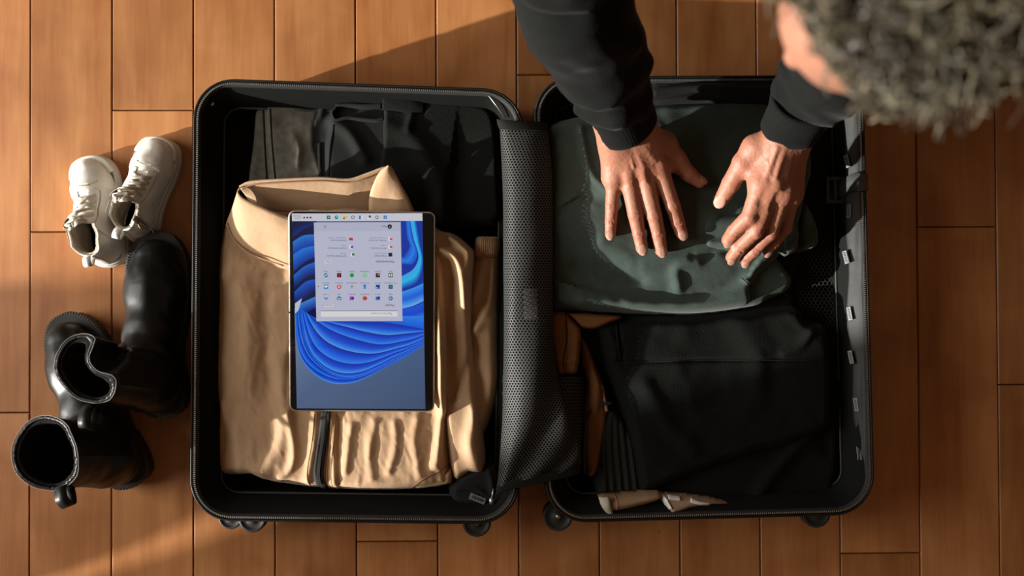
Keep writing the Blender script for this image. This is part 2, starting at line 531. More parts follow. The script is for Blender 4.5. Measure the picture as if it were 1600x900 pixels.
def wood_mat():
    m, nt, b = nodes('stained_maple'); N, Lk = nt.nodes, nt.links
    tc = N.new('ShaderNodeTexCoord'); oi = N.new('ShaderNodeObjectInfo')
    off = N.new('ShaderNodeVectorMath'); off.operation = 'MULTIPLY'; off.inputs[1].default_value = (7, 13, 5)
    Lk.new(oi.outputs['Random'], off.inputs[0])
    add = N.new('ShaderNodeVectorMath'); add.operation = 'ADD'
    Lk.new(tc.outputs['Object'], add.inputs[0]); Lk.new(off.outputs[0], add.inputs[1])
    def noise(sc, stretch, det):
        mp = N.new('ShaderNodeMapping'); mp.inputs['Scale'].default_value = stretch
        Lk.new(add.outputs[0], mp.inputs['Vector'])
        n = N.new('ShaderNodeTexNoise'); n.inputs['Scale'].default_value = sc; n.inputs['Detail'].default_value = det
        n.inputs['Distortion'].default_value = .6
        Lk.new(mp.outputs[0], n.inputs['Vector']); return n
    fine = noise(60, (2.4, .14, 1), 6); broad = noise(9, (2.2, .35, 1), 3); blot = noise(7, (1, 1, 1), 3); spk = noise(70, (1, .45, 1), 2)
    r = N.new('ShaderNodeValToRGB'); e = r.color_ramp.elements
    e[0].position = .25; e[0].color = (.330, .112, .030, 1); e[1].position = .75; e[1].color = (.570, .268, .104, 1)
    mx = N.new('ShaderNodeMath'); mx.operation = 'MULTIPLY_ADD'; mx.inputs[1].default_value = .70
    Lk.new(broad.outputs['Fac'], mx.inputs[0])
    m2 = N.new('ShaderNodeMath'); m2.operation = 'MULTIPLY'; m2.inputs[1].default_value = .30
    Lk.new(fine.outputs['Fac'], m2.inputs[0]); Lk.new(m2.outputs[0], mx.inputs[2]); Lk.new(mx.outputs[0], r.inputs['Fac'])
    r2 = N.new('ShaderNodeValToRGB'); r2.color_ramp.elements[0].position = .3; r2.color_ramp.elements[0].color = (.74, .68, .62, 1)
    r2.color_ramp.elements[1].position = .62; r2.color_ramp.elements[1].color = (1, 1, 1, 1)
    Lk.new(blot.outputs['Fac'], r2.inputs['Fac'])
    r3 = N.new('ShaderNodeValToRGB'); r3.color_ramp.elements[0].position = .15; r3.color_ramp.elements[0].color = (.30, .22, .18, 1)
    r3.color_ramp.elements[1].position = .22; r3.color_ramp.elements[1].color = (1, 1, 1, 1)
    Lk.new(spk.outputs['Fac'], r3.inputs['Fac'])
    def mul(a, c):
        x = N.new('ShaderNodeMix'); x.data_type = 'RGBA'; x.blend_type = 'MULTIPLY'; x.inputs[0].default_value = 1
        Lk.new(a, x.inputs[6]); Lk.new(c, x.inputs[7]); return x.outputs[2]
    hs = N.new('ShaderNodeHueSaturation'); mr = N.new('ShaderNodeMapRange'); mr.inputs[3].default_value = .86; mr.inputs[4].default_value = 1.12
    Lk.new(oi.outputs['Random'], mr.inputs[0]); Lk.new(mr.outputs[0], hs.inputs['Value'])
    Lk.new(mul(mul(r.outputs['Color'], r2.outputs['Color']), r3.outputs['Color']), hs.inputs['Color'])
    Lk.new(hs.outputs[0], b.inputs['Base Color'])
    b.inputs['Roughness'].default_value = .38; b.inputs['Specular IOR Level'].default_value = .45
    bp = N.new('ShaderNodeBump'); bp.inputs['Strength'].default_value = .12; bp.inputs['Distance'].default_value = .0006
    Lk.new(fine.outputs['Fac'], bp.inputs['Height']); Lk.new(bp.outputs[0], b.inputs['Normal'])
    return m

def mesh_mat(name, col, pitch=.0052, hole=.30, rough=.4, aspect=1.0, metal=0.0):
    """perforated fabric, holes on a staggered lattice laid out in UV metres"""
    m, nt, b = nodes(name); N, Lk = nt.nodes, nt.links
    b.inputs['Base Color'].default_value = (*col, 1); b.inputs['Roughness'].default_value = rough; b.inputs['Metallic'].default_value = metal
    b.inputs['Specular IOR Level'].default_value = .22
    tc = N.new('ShaderNodeTexCoord'); mp = N.new('ShaderNodeMapping')
    mp.inputs['Scale'].default_value = (1 / pitch, 1 / (pitch * 1.5 * aspect), 1)
    Lk.new(tc.outputs['UV'], mp.inputs['Vector'])
    ds = []
    for o in ((0, 0, 0), (.5, .5, 0)):
        a = N.new('ShaderNodeVectorMath'); a.operation = 'ADD'; a.inputs[1].default_value = o; Lk.new(mp.outputs[0], a.inputs[0])
        f = N.new('ShaderNodeVectorMath'); f.operation = 'FRACTION'; Lk.new(a.outputs[0], f.inputs[0])
        s_ = N.new('ShaderNodeVectorMath'); s_.operation = 'SUBTRACT'; s_.inputs[1].default_value = (.5, .5, 0); Lk.new(f.outputs[0], s_.inputs[0])
        k = N.new('ShaderNodeVectorMath'); k.operation = 'MULTIPLY'; k.inputs[1].default_value = (1, 1.5 * aspect, 0); Lk.new(s_.outputs[0], k.inputs[0])
        l = N.new('ShaderNodeVectorMath'); l.operation = 'LENGTH'; Lk.new(k.outputs[0], l.inputs[0]); ds.append(l.outputs['Value'])
    mn = N.new('ShaderNodeMath'); mn.operation = 'MINIMUM'; Lk.new(ds[0], mn.inputs[0]); Lk.new(ds[1], mn.inputs[1])
    gt = N.new('ShaderNodeMath'); gt.operation = 'GREATER_THAN'; gt.inputs[1].default_value = hole; Lk.new(mn.outputs[0], gt.inputs[0])
    Lk.new(gt.outputs[0], b.inputs['Alpha'])
    bp = N.new('ShaderNodeBump'); bp.inputs['Strength'].default_value = .5; bp.inputs['Distance'].default_value = .001
    Lk.new(mn.outputs[0], bp.inputs['Height']); Lk.new(bp.outputs[0], b.inputs['Normal'])
    return m

def attr_mat(name, rough=.5, emission=0.0, sss=0, spec=.5, bump=None):
    m, nt, b = nodes(name); N, Lk = nt.nodes, nt.links
    a = N.new('ShaderNodeAttribute'); a.attribute_name = 'Col'
    b.inputs['Roughness'].default_value = rough; b.inputs['Specular IOR Level'].default_value = spec
    if emission:
        b.inputs['Base Color'].default_value = (.01, .01, .01, 1)
        Lk.new(a.outputs['Color'], b.inputs['Emission Color']); b.inputs['Emission Strength'].default_value = emission
    else: Lk.new(a.outputs['Color'], b.inputs['Base Color'])
    if sss: b.inputs['Subsurface Weight'].default_value = sss; b.inputs['Subsurface Radius'].default_value = (.01, .004, .002); b.inputs['Subsurface Scale'].default_value = .4
    if bump:
        tc = N.new('ShaderNodeTexCoord')
        n = N.new('ShaderNodeTexNoise'); n.inputs['Scale'].default_value = bump[0]; n.inputs['Detail'].default_value = 4
        Lk.new(tc.outputs['Object'], n.inputs['Vector'])
        bp = N.new('ShaderNodeBump'); bp.inputs['Strength'].default_value = bump[1]; bp.inputs['Distance'].default_value = .001
        Lk.new(n.outputs['Fac'], bp.inputs['Height']); Lk.new(bp.outputs[0], b.inputs['Normal'])
    return m

WOOD = wood_mat()
M = dict(
    gap=mat('joint_shadow', (.03, .015, .008), .9),
    wall=mat('plaster', (.62, .56, .48), .9, noise=(4, .08)),
    shell=mat('black_shell', (.005, .0055, .005), .5, spec=.3, bump=(300, .15)),
    liner=mat('black_liner', (.0055, .006, .0055), .85, weave=(600, .2)),
    sheenliner=mat('satin_liner', (.034, .035, .033), .62, spec=.3, bump=(45, .35), noise=(12, .35)),
    tape=mat('zip_tape', (.012, .012, .012), .8),
    steel=mat('zip_metal', (.55, .55, .52), .35, metal=.9),
    rubber=mat('wheel_rubber', (.02, .022, .02), .6),
    mesh=mesh_mat('divider_mesh', (.045, .046, .044), .0050, .32, .5),
    finemesh=mesh_mat('pocket_mesh', (.035, .035, .026), .0062, .40, .8, 1.0),
    darkmesh=mesh_mat('side_mesh', (.05, .05, .045), .0050, .30, .6, 1.3),
    tagw=mat('tag_grey', (.16, .165, .165), .6),
    ink=mat('tag_ink', (.02, .02, .02), .6),
    tan=mat('tan_cotton', (.50, .325, .195), .80, spec=.2, noise=(18, .10), weave=(420, .12), bump=(130, .25), sheen=.22),
    tandark=mat('tan_seam', (.34, .20, .11), .85),
    green=mat('green_fleece', (.052, .072, .063), .9, noise=(160, .12), bump=(420, .16), sheen=.12),
    greenrib=mat('green_rib', (.060, .083, .073), .9, weave=(260, .7), sheen=.1),
    black=mat('black_fleece', (.0065, .0072, .0062), .9, noise=(300, .3), bump=(380, .3), sheen=.04),
    black2=mat('black_cotton', (.013, .014, .0135), .85, weave=(500, .2), bump=(150, .2), sheen=.04),
    charcoal=mat('charcoal_denim', (.21, .20, .165), .9, noise=(90, .35), weave=(420, .6)),
    brown=mat('brown_cotton', (.20, .090, .032), .85, noise=(25, .2), weave=(420, .2)),
    pink=mat('pale_pink_cotton', (.52, .30, .22), .85),
    white=mat('white_print', (.70, .70, .68), .7),
    leather=mat('black_leather', (.008, .009, .009), .40, spec=.3, noise=(40, .4), bump=(90, .10)),
    elastic=mat('elastic_gusset', (.011, .011, .010), .9),
    welt=mat('boot_sole', (.014, .014, .013), .55),
    stitchtan=mat('tan_stitch', (.40, .35, .27), .8),
    stitch=mat('pale_stitch', (.12, .11, .09), .8),
    edge=mat('raw_leather_edge', (.15, .15, .14), .7),
    inboot=mat('boot_lining', (.010, .008, .007), .95),
    sneak=mat('white_leather', (.80, .77, .70), .5, noise=(30, .10), bump=(160, .10)),
    sneaksole=mat('white_rubber', (.76, .72, .64), .6, noise=(40, .12)),
    insneak=mat('beige_lining', (.42, .35, .27), .95, bump=(200, .4), noise=(60, .3)),
    lace=mat('cream_lace', (.74, .69, .58), .85, weave=(900, .5)),
    hole=mat('eyelet', (.05, .045, .04), .7),
    silver=mat('tablet_frame', (.60, .58, .55), .3, metal=.85),
    bezel=mat('black_glass', (.006, .006, .006), .12),
    screen=attr_mat('display_light', .12, .82, spec=.25),
    hoodie=mat('black_hoodie', (.0060, .0066, .0062), .92, noise=(280, .25), bump=(420, .35), sheen=.05),
    trousers=mat('dark_trousers', (.03, .035, .045), .9),
    blocker_pad=mat('blocker_fabric', (.25, .22, .18), .9, weave=(200, .3)),  # cloth of the unseen block added to shade the floor
)
# ================================================================== floor and window wall
PX0, PW = -.71735, .125984        # first joint left of the shoes, board width
floor = empty('floor'); tag(floor, kind='structure')
mb = MB(); mb.box((0, .1, -.022), (6.2, 4.4, .02)); mb.build('subfloor', M['gap'], floor, local=True)
seams = {-1: [P(20, 645).y], 0: [P(110, 362).y], 1: [P(238, 172).y], 5 - 1: [P(620, 846).y], 6: [P(830, 117).y],
         10: [P(1376, 864.5).y], 11: [P(1495, 354.5).y], 12: [P(1590, 601).y]}
prnd = random.Random(3)
def plank(x0, x1, y0, y1):
    g = .0009; b = .0012; x0 += g; x1 -= g; y0 += g; y1 -= g
    cx, cy = (x0 + x1) / 2, (y0 + y1) / 2; v = []
    dz = prnd.uniform(-.0003, 0)
    for (i, z) in ((0, -.012), (0, -.0010 + dz), (b, dz)):
        v += [(x0 + i - cx, y0 + i - cy, z), (x1 - i - cx, y0 + i - cy, z), (x1 - i - cx, y1 - i - cy, z), (x0 + i - cx, y1 - i - cy, z)]
    f = [(4 * a + k, 4 * a + (k + 1) % 4, 4 * a + 4 + (k + 1) % 4, 4 * a + 4 + k) for a in (0, 1) for k in range(4)] + [(8, 9, 10, 11)]
    o = mk('plank', v, f, WOOD, floor, local=True, smooth=False); o.location = (cx, cy, 0)
for c in range(-15, 26):
    x0 = PX0 + c * PW; x1 = x0 + PW
    ys = list(seams.get(c, []))
    if not ys: ys = [prnd.uniform(.60, .62)] if -3 < c < 14 else [prnd.uniform(-.7, .7)]
    L = [ys[0]]
    while L[-1] < 2.3: L.append(max(L[-1] + prnd.uniform(1.1, 1.4), .58))
    while L[0] > -2.1: L.insert(0, min(L[0] - prnd.uniform(1.1, 1.4), -.58))
    for a, b in zip(L, L[1:]): plank(x0, x1, max(a, -2.1), min(b, 2.3))
    if L[-1] < 2.3: plank(x0, x1, L[-1], 2.3)

# wall with the window the sun comes through, left of the frame
WX = -2.62
wall = MB()
y0w, y1w, zs, zt = -1.145, 1.55, .26, 2.25
wall.box((WX - .06, (-2.1 + y0w) / 2, 1.3), (.12, y0w + 2.1, 2.6))
wall.box((WX - .06, (2.3 + y1w) / 2, 1.3), (.12, 2.3 - y1w, 2.6))
wall.box((WX - .06, (y0w + y1w) / 2, zs / 2), (.12, y1w - y0w, zs))
wall.box((WX - .06, (y0w + y1w) / 2, (zt + 2.6) / 2), (.12, y1w - y0w, 2.6 - zt))
tag(wall.build('wall_left', M['wall'], smooth=False), kind='structure')
wf = MB()
for yy in (y0w + .02, y1w - .02): wf.box((WX - .06, yy, (zs + zt) / 2), (.10, .04, zt - zs))
for zz in (zs + .02, zt - .02): wf.box((WX - .06, (y0w + y1w) / 2, zz), (.10, y1w - y0w - .08, .04))
tag(wf.build('window_1', M['wall'], smooth=False), kind='structure')
# unseen padded block added by the window so its shadow reaches the shoes
blocker = empty('shadow_blocker', (-2.38, -.725, 0))
tag(blocker, 'unseen low beige padded block added beside the window to shade the floor', 'shadow_blocker')
F = Field((-.24, -.27, 0), (.24, .27, .52), .01)
sl, g = F.sub(F.lo, F.lo + F.h * F.n)
q = [np.maximum(np.abs(g[0]) - .13, 0), np.maximum(np.abs(g[1]) - .115, 0), np.maximum(np.abs(g[2] - .27) - .12, 0)]
F.D[:] = np.sqrt(q[0] ** 2 + q[1] ** 2 + q[2] ** 2) - .085
v, f = F.mesh(); mk('blocker_pad', v, f, M['blocker_pad'], blocker, local=True)
for sx in (-1, 1):
    for sy in (-1, 1):
        m_ = MB(); m_.tube([(sx * .15, sy * .16, 0), (sx * .14, sy * .15, .10)], [.014, .02], 10); m_.build('leg', WOOD, blocker, local=True)
# ================================================================== suitcase
case = empty('suitcase', (P(826, 470, 0).x, P(826, 470, 0).y, 0))
tag(case, 'large black hard shell suitcase lying open on the wooden floor, packed with clothes', 'suitcase')
ZR = .125
def rrect(c, inset, rad, z, n=10):
    """rounded quadrilateral; c = corners TL TR BR BL in world xy, loop runs clockwise from above"""
    m = 4; pts = [np.array(q[:2], float) for q in c]; cen = sum(pts) / 4; ln = []
    for i in range(4):
        a, b = pts[i], pts[(i + 1) % 4]; d = (b - a) / np.linalg.norm(b - a); nn = np.array([d[1], -d[0]])
        if (cen - a) @ nn < 0: nn = -nn
        ln.append((a + nn * inset, d))
    q = []
    for i in range(4):
        (p1, d1), (p2, d2) = ln[(i - 1) % 4], ln[i]
        t = np.linalg.solve(np.array([d1, -d2]).T, p2 - p1); q.append(p1 + d1 * t[0])
    out = []; r = max(rad - inset, .008)
    for i in range(4):
        din = ln[(i - 1) % 4][1]; dout = ln[i][1]; c0 = q[i]
        a = c0 - din * r; b = c0 + dout * r; o = c0 - din * r + dout * r
        for k in range(n + 1):
            th = k / n * math.pi / 2
            p = o + (a - o) * math.cos(th) + (b - o) * math.sin(th)
            out.append(Vector((p[0], p[1], z)))
        nxt = q[(i + 1) % 4]; e = nxt - ln[i][1] * r
        for k in range(1, 12): out.append(Vector((*(b + (e - b) * k / 12), z)))
    return out
LC = [P(301, 120, ZR), P(820, 139, ZR), P(811, 821, ZR), P(295, 815, ZR)]
RC = [P(832, 118, ZR), P(1350, 116, ZR), P(1369, 805, ZR), P(853, 819, ZR)]
RAD = {0: .060, 1: .060}
shells = []
for s_, C4 in enumerate((LC, RC)):
    R_ = RAD[s_]
    m_ = MB()
    prof = [(.030, .004), (.012, .0075), (.004, .018), (.0015, .034), (0, .05), (.0012, .052), (.0012, .056), (0, .058),
            (0, .075), (.0012, .077), (.0012, .081), (0, .083), (0, ZR - .005), (.001, ZR - .001), (.0025, ZR), (.0042, ZR - .001), (.0045, .03), (.03, .009)]
    m_.loft([rrect(C4, i, R_, z) for i, z in prof], True, True)
    sh = m_.build('shell', M['shell'], case); shells.append(sh)
    # zip tape inside the lip, teeth along it
    m_ = MB(); m_.loft([rrect(C4, i, R_, z) for i, z in ((.0038, ZR - .004), (.005, ZR - .0015), (.0095, ZR - .002), (.0115, ZR - .006), (.011, ZR - .009), (.0045, ZR - .008))], False, False)
    m_.build('zip_tape', M['tape'], case)
    lp = rrect(C4, .0072, R_, ZR - .0014, 24); tt = MB(); L = []
    for a, b in zip(lp, lp[1:] + lp[:1]):
        L.append((a, b, (b - a).length))
    tot = sum(l[2] for l in L); st = .0029; acc = 0
    for a, b, l in L:
        t = acc
        while t < l:
            p = a.lerp(b, t / l); d = (b - a).normalized(); nn = Vector((-d.y, d.x, 0))
            R3 = Matrix((d, nn, Vector((0, 0, 1)))).transposed()
            tt.box(p + Vector((0, 0, .0010)), (.0013, .0024, .0014), R3); t += st
        acc = t - l
    o = tt.build('zip_teeth', M['steel'], case, smooth=False); tag(o, kind='stuff')
    # cloth lining: sloping band, piping, well
    m_ = MB()
    n0 = [(.0105, ZR - .006), (.018, ZR - .011), (.028, .095), (.034, .080)]
    m_.loft([rrect(C4, i, R_, z) for i, z in n0], False, False)
    m_.build('lining_band', M['liner'], case)
    m_ = MB(); pl = rrect(C4, .0345, R_, .082, 14); m_.tube(pl + [pl[0]], .0016, 6, cap=False); m_.build('piping', mat('piping_%d' % s_, (.035, .036, .034), .6), case)
    m_ = MB(); m_.loft([rrect(C4, i, R_, z) for i, z in ((.035, .080), (.038, .04), (.042, .022), (.06, .014))], False, True)
    m_.build('lining', M['liner'], case)
# seams across the lining corners
def strip3(name, pts, w, matn, parent=case, flat=.3):
    m = MB(); m.tube(pts, w, 6, flat); return m.build(name, M[matn], parent)
# wheels: a housing on the end wall and two discs on a vertical axle
def wheel(px, py, z, r, tgt=None):
    c = P(px, py, z)
    w = MB(); w.lathe(c - Vector((0, 0, .011)), (0, 0, 1), [(r * .5, -.001), (r * .93, 0), (r, .002), (r, .007), (r * .93, .009), (r * .5, .0095)], 40)
    w.lathe(c + Vector((0, 0, .003)), (0, 0, 1), [(r * .5, -.001), (r * .93, 0), (r, .002), (r, .007), (r * .96, .0092), (r * .8, .0094), (r * .78, .0086), (r * .3, .0086), (r * .28, .0100), (.001, .0102)], 40)
    wo = w.build('wheel', M['rubber'], case)
    h = MB(); h.tube([c + Vector((0, .002, 0)), c + Vector((0, r * .75, .002)), c + Vector((0, r * 1.5, .003))], [.007, .011, .018], 14, .8)
    h.build('wheel_housing', M['shell'], case)
    a = MB(); a.tube([c - Vector((0, 0, .013)), c + Vector((0, 0, .0135))], .0035, 10); a.build('axle', M['steel'], wo)
wheel(871, 804, .062, .0225); wheel(1272, 800, .060, .0215); wheel(745, 814, .060, .0215); wheel(397, 808, .060, .0205); wheel(363, 806, .050, .018)
# hinge cloth between the halves
patch('hinge_strip', W([(800, 235, .10), (803, 480, .10), (800, 735, .10)]), W([(850, 235, .105), (856, 480, .105), (862, 735, .105)]), M['liner'], case, nu=4, thick=.003)

# perforated divider flap rolled over the hinge side
def flap(name, rows, matn, lift=0.0, nu=26, n=10, wr=.0035, thick=0, par=case, seed=4, rng=None, tr=(0, 1)):
    """rows: (py, xl, zl, xr, zr, crown)"""
    R2 = [r for r in cr([tuple(r) + (0,) * (7 - len(r)) for r in rows], n) if rng is None or rng[0] <= r[0] <= rng[1]]; V = []; UV = []; vv = 0; prev = None
    for i, r in enumerate(R2):
        py, xl, zl, xr, zr, cw = r[:6]; sk = r[6] if len(r) > 6 else 0
        if prev is not None: vv += abs(py - prev) * .00092
        prev = py; u0 = 0; last = None
        for k in range(nu + 1):
            t = tr[0] + (tr[1] - tr[0]) * k / nu
            z = zl + (zr - zl) * t + cw * 1.25 * math.sin(math.pi * t ** .72) ** .85
            x = xl + (xr - xl) * (.5 - .5 * math.cos(math.pi * t))
            z += wr * float(vnoise(t * 2.2 + py * .012, py * .010, .5, seed)) * math.sin(math.pi * t)
            if wr and py > 480:
                g_ = min(1, (py - 480) / 120); q_ = t * 2.6 / (.25 + (790 - py) / 330)
                z += .0045 * g_ * math.sin(q_ * 3.0 + .6 + py * .004) * math.sin(math.pi * t) ** .6
            p = P(x, py + sk * t, z + lift); V.append(p)
            if last is not None: u0 += (p - last).length
            last = p; UV.append((u0, vv))
    m = len(R2)
    F = [(i * (nu + 1) + k + 1, i * (nu + 1) + k, (i + 1) * (nu + 1) + k, (i + 1) * (nu + 1) + k + 1) for i in range(m - 1) for k in range(nu)]
    o = mk(name, V, F, M[matn], par, uv=UV)
    if thick:
        q = o.modifiers.new('thickness', 'SOLIDIFY'); q.thickness = thick; q.offset = -1
    return o
rows = [(200, 781, .122, 856, .130, .016, 3), (260, 784, .108, 862, .130, .026), (330, 786, .104, 864, .128, .030), (420, 786, .102, 864, .127, .032),
        (480, 787, .102, 864, .127, .032), (540, 787, .104, 866, .127, .030), (600, 786, .106, 874, .126, .027),
        (650, 785, .110, 888, .124, .023, -6), (700, 782, .118, 902, .122, .018, -18), (745, 778, .126, 908, .121, .014, -30), (766, 775, .131, 906, .121, .012, -40)]
div = flap('divider_mesh', rows, 'mesh')
flap('divider_backing', rows, 'liner', lift=-.004)
# bands at both ends of the flap
b1 = [(186, 776, .130, 854, .131, .012, 6), (193, 777, .128, 855, .131, .014, 5), (202, 780, .123, 857, .130, .017, 3)]
flap('divider_band', b1, 'elastic', lift=.002, n=4, wr=0, thick=.003)
b2 = [(761, 776, .130, 906, .121, .012, -38), (769, 775, .131, 907, .121, .012, -40), (777, 772, .131, 908, .121, .012, -42)]
flap('divider_band', b2, 'elastic', lift=.002, n=4, wr=0, thick=.003)
# rib folded across the flap
rb = MB(); rb.tube(W([(795, 208, .142), (812, 232, .1475), (832, 262, .146)]), .0016, 6); rb.build('fold_rib', M['mesh'], case)
lb = flap('care_label', rows, 'tagw', lift=-.0014, nu=6, rng=(447, 500), tr=(.44, .62))
# dark side mesh in the right half beside the brown cloth
flap('side_mesh', [(588, 858, .098, 912, .075, .006), (640, 862, .098, 914, .07, .010), (700, 868, .098, 912, .075, .010), (735, 872, .10, 905, .09, .004)], 'darkmesh', nu=10)
# black satin pocket of the left half with its tag
pk, pktop = cloth('pocket', [(700, 765), (718, 742), (745, 728), (775, 722), (786, 745), (776, 778), (764, 791), (715, 790)], .070, .030, M['black2'], case, R=.012,
                  strokes=[('r', [(715, 760), (745, 762), (772, 785)], .004, .004), ('r', [(760, 725), (768, 750), (770, 780)], .004, .004)])
def rx(y, i): return 1350 + 19 * (y - 116) / 689 - i
sat = patch('satin_panel', W([(rx(y, 11), y, .1225) for y in (150, 250, 350, 450, 550, 650, 760)]),
            W([(rx(y, i), y, z) for y, i, z in ((150, 34, .106), (250, 33, .106), (350, 36, .104), (420, 32, .108), (500, 38, .104), (560, 30, .108), (640, 32, .106), (700, 24, .112), (760, 18, .117))]), M['sheenliner'], case, nu=10, thick=.002, bulge=.002, wr=(.004, 16, 30, 5))
def text(s, size, org, ux, uy, matn, parent, name='lettering', lift=.0004, depth=.0002, align='LEFT', bold=0.0, m_=None):
    c = bpy.data.curves.new('t', 'FONT'); c.body = s; c.size = size; c.extrude = depth; c.align_x = align; c.resolution_u = 2
    c.offset = bold
    o = bpy.data.objects.new('t', c); COL.objects.link(o)
    me = bpy.data.meshes.new_from_object(o.evaluated_get(bpy.context.evaluated_depsgraph_get()))
    bpy.data.objects.remove(o); n = len(me.vertices); a = np.empty(n * 3); me.vertices.foreach_get('co', a); a = a.reshape(-1, 3)
    ux = np.array(Vector(ux).normalized()); uy = np.array(Vector(uy).normalized()); uz = np.cross(ux, uy)
    V = np.array(org) + a[:, :1] * ux + a[:, 1:2] * uy + (a[:, 2:3] + lift) * uz
    F = [tuple(p.vertices) for p in me.polygons]; bpy.data.meshes.remove(me)
    if matn is None: return V, F
    return tag(mk(name, V, F, M[matn] if m_ is None else m_, parent, smooth=False), kind='stuff')
def tagplate(p, w, h, ang, tx, normal=(0, 0, 1), txt='AWAY', par=case, mw='tagw'):
    nz = Vector(normal).normalized(); ux = Vector((math.cos(ang), math.sin(ang), 0)); ux = (ux - nz * ux.dot(nz)).normalized(); uy = nz.cross(ux)
    m = MB(); m.box(Vector(p) + nz * .0008, (w, h, .0012), Matrix((ux, uy, nz)).transposed())
    t = m.build('tag', M[mw], par, smooth=False)
    text(txt, tx, Vector(p) + nz * .0014 - ux * w * .42 - uy * tx * .36, ux, uy, 'ink', t, bold=.0002)
tp = P(746, 779, .104)
tagplate((tp.x, tp.y, .104), .024, .009, math.radians(158), .0066)
# printed tags on the satin lining of the right half
for px, py, a in ((1324, 252, -66), (1327, 330, 85), (1322, 402, -66), (1328, 490, -72), (1330, 558, -70), (1338, 632, -74), (1343, 708, -80)):
    p = P(px, py, .112)
    tagplate(p, .019, .0068, math.radians(a), .0054, normal=(-.80, 0, .6))
for px, py, a in ((373, 800, 30), (535, 796, 10), (742, 799, 185), (784, 792, 100)):
    p = P(px, py, .100); tagplate(p + Vector((0, 0, .004)), .010, .008, math.radians(a), .0045, normal=(0, .6, .8), txt='A', mw='elastic' if px == 784 else 'tagw')
# compression strap with buckle over the right rim
sp = MB()
pth = cr([tuple(p) for p in W([(1290, 300, .085), (1315, 294, .100), (1330, 286, .121), (1342, 284, .134), (1352, 284, .131), (1356, 285, .118)])], 5)
L3 = []
for i, p in enumerate(pth):
    w = .013; L3.append([Vector(p) + Vector((0, w, .0006)), Vector(p) + Vector((0, -w, .0006)), Vector(p) + Vector((0, -w, -.0014)), Vector(p) + Vector((0, w, -.0014))])
sp.loft(L3, True, True); stp = sp.build('strap', mat('satin_strap', (.05, .052, .05), .35), case)
bk = MB(); c = P(1304, 297, .098)
for sy in (-1, 1): bk.box(c + Vector((0, sy * .017, 0)), (.026, .005, .006))
for sx in (-1, 0, 1): bk.box(c + Vector((sx * .011, 0, .001)), (.004, .032, .006))
bk.build('buckle', M['rubber'], case, smooth=False)
# zip pulls and the thin stay by the hinge corner
sz = MB(); sz.tube(W([(764, 150, .122), (775, 164, .120), (789, 184, .116)]), .0011, 6); sz.build('stay', M['steel'], case)
for px, py in ((768, 783), (331, 160)):
    p = P(px, py, .113); z_ = MB(); z_.box(p, (.006, .009, .003)); z_.tube([p + Vector((0, .003, .001)), p + Vector((.002, .012, .001)), p + Vector((.003, .018, 0))], .0014, 6)
    z_.build('zip_pull', M['steel'], case)
# coarse mesh pocket on the outer side of the right half
flap('mesh_pocket', [(200, 1225, .040, 1316, .074, .006), (300, 1225, .042, 1316, .074, .008), (400, 1230, .045, 1316, .074, .008), (500, 1236, .045, 1322, .074, .008),
                     (600, 1240, .042, 1324, .074, .006), (720, 1250, .040, 1326, .070, .004)], 'finemesh', nu=12)
pe = MB(); pe.tube(W([(1303, 200, .078), (1305, 300, .079), (1308, 450, .079), (1312, 530, .079), (1320, 720, .075)]), .0015, 6); pe.build('pocket_edge', M['brown'], case)
# ================================================================== clothes in the left half
def thing(name, label, cat, px, py, z, group=None):
    return tag(empty(name, P(px, py, z)), label, cat, group)

def seam_on(name, line, top, zref, matn, parent, w=.0014, lift=.0004, n=6):
    c = cr([tuple(P(a, b, zref))[:2] for a, b in line], n); m = MB()
    m.tube([(q[0], q[1], float(top(q[0], q[1])[0]) + lift) for q in c], w, 6, .5); return m.build(name, M[matn], parent)

t = thing('shirt', 'black folded shirt at the bottom of the left half, under the trousers', 'shirt', 570, 250, .015)
cloth('folded_body', [(350, 180), (560, 158), (770, 165), (782, 300), (782, 350), (600, 360), (345, 360)], .016, .030, M['black2'], t, h=.005, wr=[(.004, 14, 14, 0, 2)])
t = thing('denim_trousers', 'charcoal grey faded denim trousers folded in the upper left of the suitcase', 'trousers', 435, 220, .045)
o, tp1 = cloth('leg', [(400, 165), (430, 161), (494, 158), (506, 165), (500, 230), (520, 300), (440, 330), (384, 330), (385, 285), (393, 220)], .048, .030, M['charcoal'], t, R=.012,
               strokes=[('s', [(418, 160), (424, 220), (430, 330)], .007, .004), ('r', [(440, 195), (470, 180), (498, 178)], -.004, .008), ('r', [(462, 215), (470, 235), (468, 262)], .005, .007)],
               wr=[(.002, 40, 25, .4, 3)])
seam_on('seam', [(412, 164), (414, 220), (418, 290)], tp1, .075, 'black2', t)
seam_on('seam', [(424, 163), (427, 220), (433, 290)], tp1, .075, 'black2', t)
t = thing('cargo_trousers', 'black cotton trousers with open waistband between the grey denim and the dark fleece', 'trousers', 540, 230, .055)
o, tp2 = cloth('leg', [(490, 146), (508, 146), (560, 150), (604, 150), (612, 220), (606, 320), (520, 340), (480, 300), (480, 222), (486, 180)], .060, .032, M['black2'], t, R=.010,
               strokes=[('s', [(519, 340), (512, 250), (517, 200), (524, 172)], -.009, .004), ('r', [(520, 190), (548, 210), (572, 250)], .007, .010), ('r', [(505, 165), (500, 185), (488, 195)], .004, .006)],
               wr=[(.0025, 30, 18, .6, 8)])
o, tpf = cloth('pocket_flap', [(428, 226), (512, 220), (518, 260), (516, 320), (440, 330), (430, 290)], .074, .010, M['black2'], t, R=.004, smooth=0, strokes=[('r', [(500, 222), (502, 320)], .002, .002)])
wb = W([(524, 166, .100), (517, 176, .100), (524, 188, .100), (545, 184, .101), (565, 186, .101), (588, 188, .101), (600, 186, .101)])
